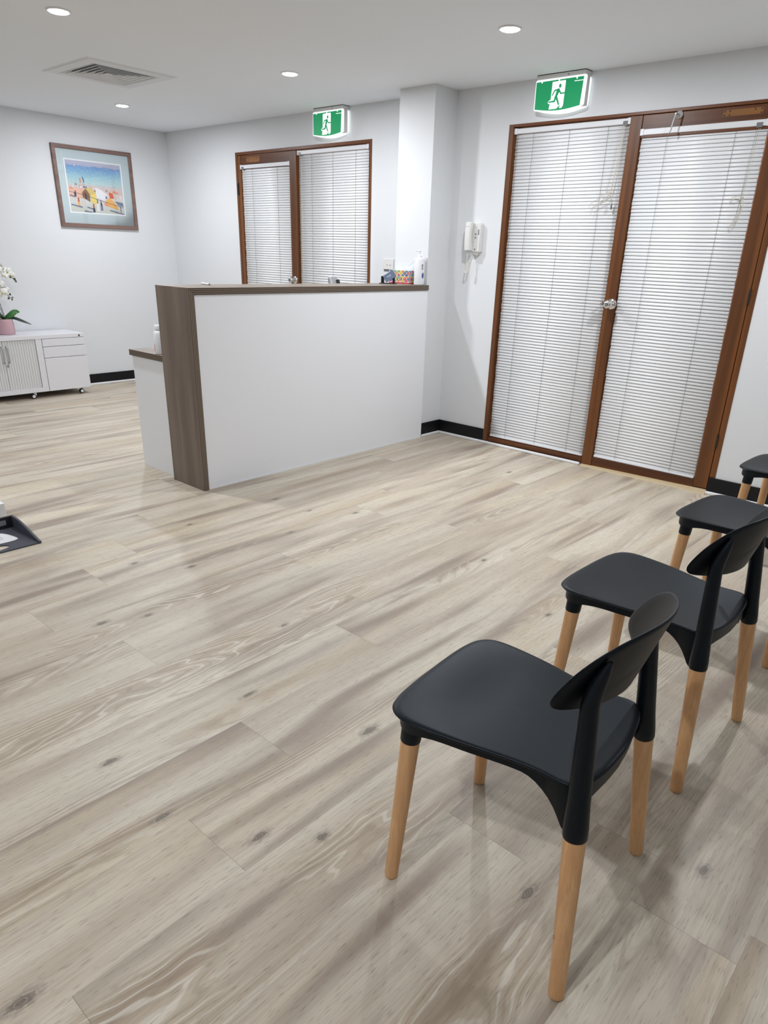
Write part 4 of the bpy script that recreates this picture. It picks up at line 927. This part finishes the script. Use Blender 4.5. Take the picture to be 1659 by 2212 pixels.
# ------------------------------------------------------------------ chairs
def make_chair(label):
    r = thing('dining_chair', (0, 0, 0), label, 'chair', 'black plastic chairs with beech legs in a row')
    # seat outline (x forward is negative), half profile
    half = [(-.269, 0), (-.269, .05), (-.267, .10), (-.262, .143), (-.250, .180), (-.224, .204), (-.190, .211), (-.14, .208), (-.08, .200), (-.02, .188), (.03, .178), (.075, .172), (.115, .172), (.150, .174), (.174, .160), (.188, .125), (.197, .07), (.201, 0)]
    cur = bez([(x, y, 0) for x, y in half], 3)
    full = [(p.x, p.y) for p in cur] + [(p.x, -p.y) for p in reversed(cur[1:-1])]
    C0 = (-.04, 0)
    def zt(x, y):
        z = .4575
        z -= .013 * max(0, 1 - (y / .19) ** 2) * min(1, max(0, (x + .26) / .14))
        f = max(0, min(1, (x - .12) / .08)); z += .006 * f * f
        f = max(0, min(1, (-.225 - x) / .07)); z -= .008 * f * f
        return z
    TH = .0045
    layers = [(s, TH) for s in (0.0001, .18, .36, .54, .70, .84, .93, .975)] + [(.992, TH * .6), (1.0, 0), (.992, -TH * .6)] + [(s, -TH) for s in (.975, .84, .5, .0001)]
    mb = MB(); n = len(full)
    for s, t_ in layers:
        for (x, y) in full:
            X_, Y_ = C0[0] + (x - C0[0]) * s, C0[1] + (y - C0[1]) * s
            mb.v.append(Vector((X_, Y_, zt(X_, Y_) + t_)))
    for i in range(len(layers) - 1):
        for k in range(n): mb.face((i * n + k, i * n + (k + 1) % n, (i + 1) * n + (k + 1) % n, (i + 1) * n + k))
    seat = mb.build('seat', M_plast, r, smooth=True, ang=60)
    # skirt under the seat, deep where it meets the rear posts
    mb = MB(); rp = (.168, .186); fp = (-.212, .178)
    for (x, y) in full:
        rf = max(0, min(1, (x - .06) / .1)); rf = rf * rf * (3 - 2 * rf); s = .935 + .04 * rf; X_, Y_ = C0[0] + (x - C0[0]) * s, C0[1] + (y - C0[1]) * s
        dr = math.hypot(x - rp[0], abs(y) - rp[1]); df = math.hypot(x - fp[0], abs(y) - fp[1])
        dep = .022 + .016 * rf + .078 * math.exp(-(dr / .042) ** 1.6) + .022 * math.exp(-(df / .05) ** 2)
        ztop = zt(X_, Y_) - .002
        nx, ny = X_ - C0[0], Y_ - C0[1]; L_ = math.hypot(nx, ny); nx, ny = nx / L_, ny / L_
        pull = .5 * math.exp(-(dr / .05) ** 2)   # skirt swells out to wrap the post
        xo, yo = X_ + (rp[0] * 1.02 - X_) * pull, Y_ + (math.copysign(rp[1] + .006, Y_) - Y_) * pull
        mb.v += [Vector((X_, Y_, ztop)), Vector((xo + nx * .0, yo, ztop - dep)), Vector((xo - nx * .006, yo - ny * .006, ztop - dep)), Vector((X_ - nx * .006, Y_ - ny * .006, ztop))]
    for k in range(n):
        for j in range(4): a_, b_ = k * 4, ((k + 1) % n) * 4; mb.face((a_ + j, b_ + j, b_ + (j + 1) % 4, a_ + (j + 1) % 4))
    mb.build('seat_frame', M_plast, r, smooth=True, ang=50)
    for s in (-1, 1):
        # front socket and leg
        A_ = Vector((-.217, s * .206, 0)); B_ = Vector((-.201, s * .168, .442)); d_ = B_ - A_
        f = lambda z: A_ + d_ * (z / .442)
        MB().tube([f(.384), f(.387), f(.41), f(.442)], [.0215, .0228, .0230, .0225], 28).build('leg_socket', M_plast, r, smooth=True, ang=50)
        lg = MB().tube([f(.0), f(.003), f(.008), f(.2), f(.385)], [.0125, .0148, .0158, .0185, .0212], 28).build('leg', M_beech, r, smooth=True, ang=50)
        # rear post with its leg
        A2 = Vector((.2205, s * .2350, 0)); B2 = Vector((.1610, s * .1560, .69)); d2_ = B2 - A2
        g_ = lambda z: A2 + d2_ * (z / .69)
        MB().tube([g_(.368), g_(.372), g_(.392), g_(.44), g_(.54), g_(.64), g_(.665) + Vector((.005, 0, 0)), g_(.690) + Vector((.013, 0, 0)), g_(.712) + Vector((.021, 0, 0)), g_(.728) + Vector((.027, 0, 0))], [.0222, .0236, .0236, .0212, .0192, .0172, .0158, .0130, .0090, .0035], 28).build('back_post', M_plast, r, smooth=True, ang=50)
        lg2 = MB().tube([g_(.0), g_(.003), g_(.008), g_(.2), g_(.370)], [.0135, .0158, .0168, .0190, .0218], 28).build('leg', M_beech, r, smooth=True, ang=50)
        if s < 0:
            c_ = g_(.145) + Vector((-.0128, -.0128, 0)); q_ = Vector((-1, -1, 0)).normalized(); sd = Vector((1, -1, 0)).normalized(); rr = MB(); b = 0; n2 = 20
            for k in range(n2):
                t_ = 2 * PI * k / n2
                for w_ in (.0042, .0029): rr.v.append(c_ + q_ * .0012 + sd * (w_ * .7 * math.cos(t_)) + Vector((0, 0, w_ * 1.2 * math.sin(t_))))
            for k in range(n2): rr.face((2 * k, 2 * ((k + 1) % n2), 2 * ((k + 1) % n2) + 1, 2 * k + 1))
            rr.build('red_stamp', M_red, lg2)
    # back rest: curved oval shell
    xc, c2, zc, Wd, rec = .207, .080, .686, .196, .31
    hb_ = [(0, .773), (.05, .771), (.10, .764), (.135, .752), (.163, .733), (.184, .708), (.198, .680), (.206, .650), (.205, .630), (.192, .615), (.165, .608), (.12, .603), (.06, .599), (0, .598)]
    cv = bez([(a_, b_, 0) for a_, b_ in hb_], 3)
    out = [(p.x / .2, p.y - .682) for p in cv] + [(-p.x / .2, p.y - .682) for p in reversed(cv[1:-1])]; N = len(out)
    def bp(u, z, t_):
        x = xc - c2 * u * u + rec * z
        nrm = Vector((1, 2 * c2 * u / Wd, -rec)).normalized()
        return Vector((x, Wd * u, zc + z)) + nrm * t_
    TB = .0038
    layers = [(s, TB) for s in (.0001, .25, .5, .72, .88, .96)] + [(.99, TB * .6), (1, 0), (.99, -TB * .6)] + [(s, -TB) for s in (.96, .88, .72, .5, .25, .0001)]
    mb = MB()
    for s, t_ in layers:
        for (u, w) in out: mb.v.append(bp(u * s, w * s, t_))
    for i in range(len(layers) - 1):
        for k in range(N): mb.face((i * N + k, i * N + (k + 1) % N, (i + 1) * N + (k + 1) % N, (i + 1) * N + k))
    mb.build('backrest', M_plast, r, smooth=True, ang=60)
    return r
spots = [(2.948, -3.433, 4.8, 'nearest black plastic chair with beech legs, wholly in view at lower right'),
         (2.925, -2.648, -2.2, 'black chair with beech legs, second from the viewer in the row'),
         (2.930, -1.752, -4.7, 'black chair with beech legs, third from the viewer, backrest cut by the right edge'),
         (2.880, -0.818, -2.0, 'farthest black chair, only its seat front and legs showing beside the black baseboard')]
c0 = make_chair(spots[0][3])
for i, (x, y, a, l) in enumerate(spots):
    c = c0 if i == 0 else copy_thing(c0)
    c.location = (x, y, 0); c.rotation_euler = (0, 0, math.radians(a)); c['label'] = l
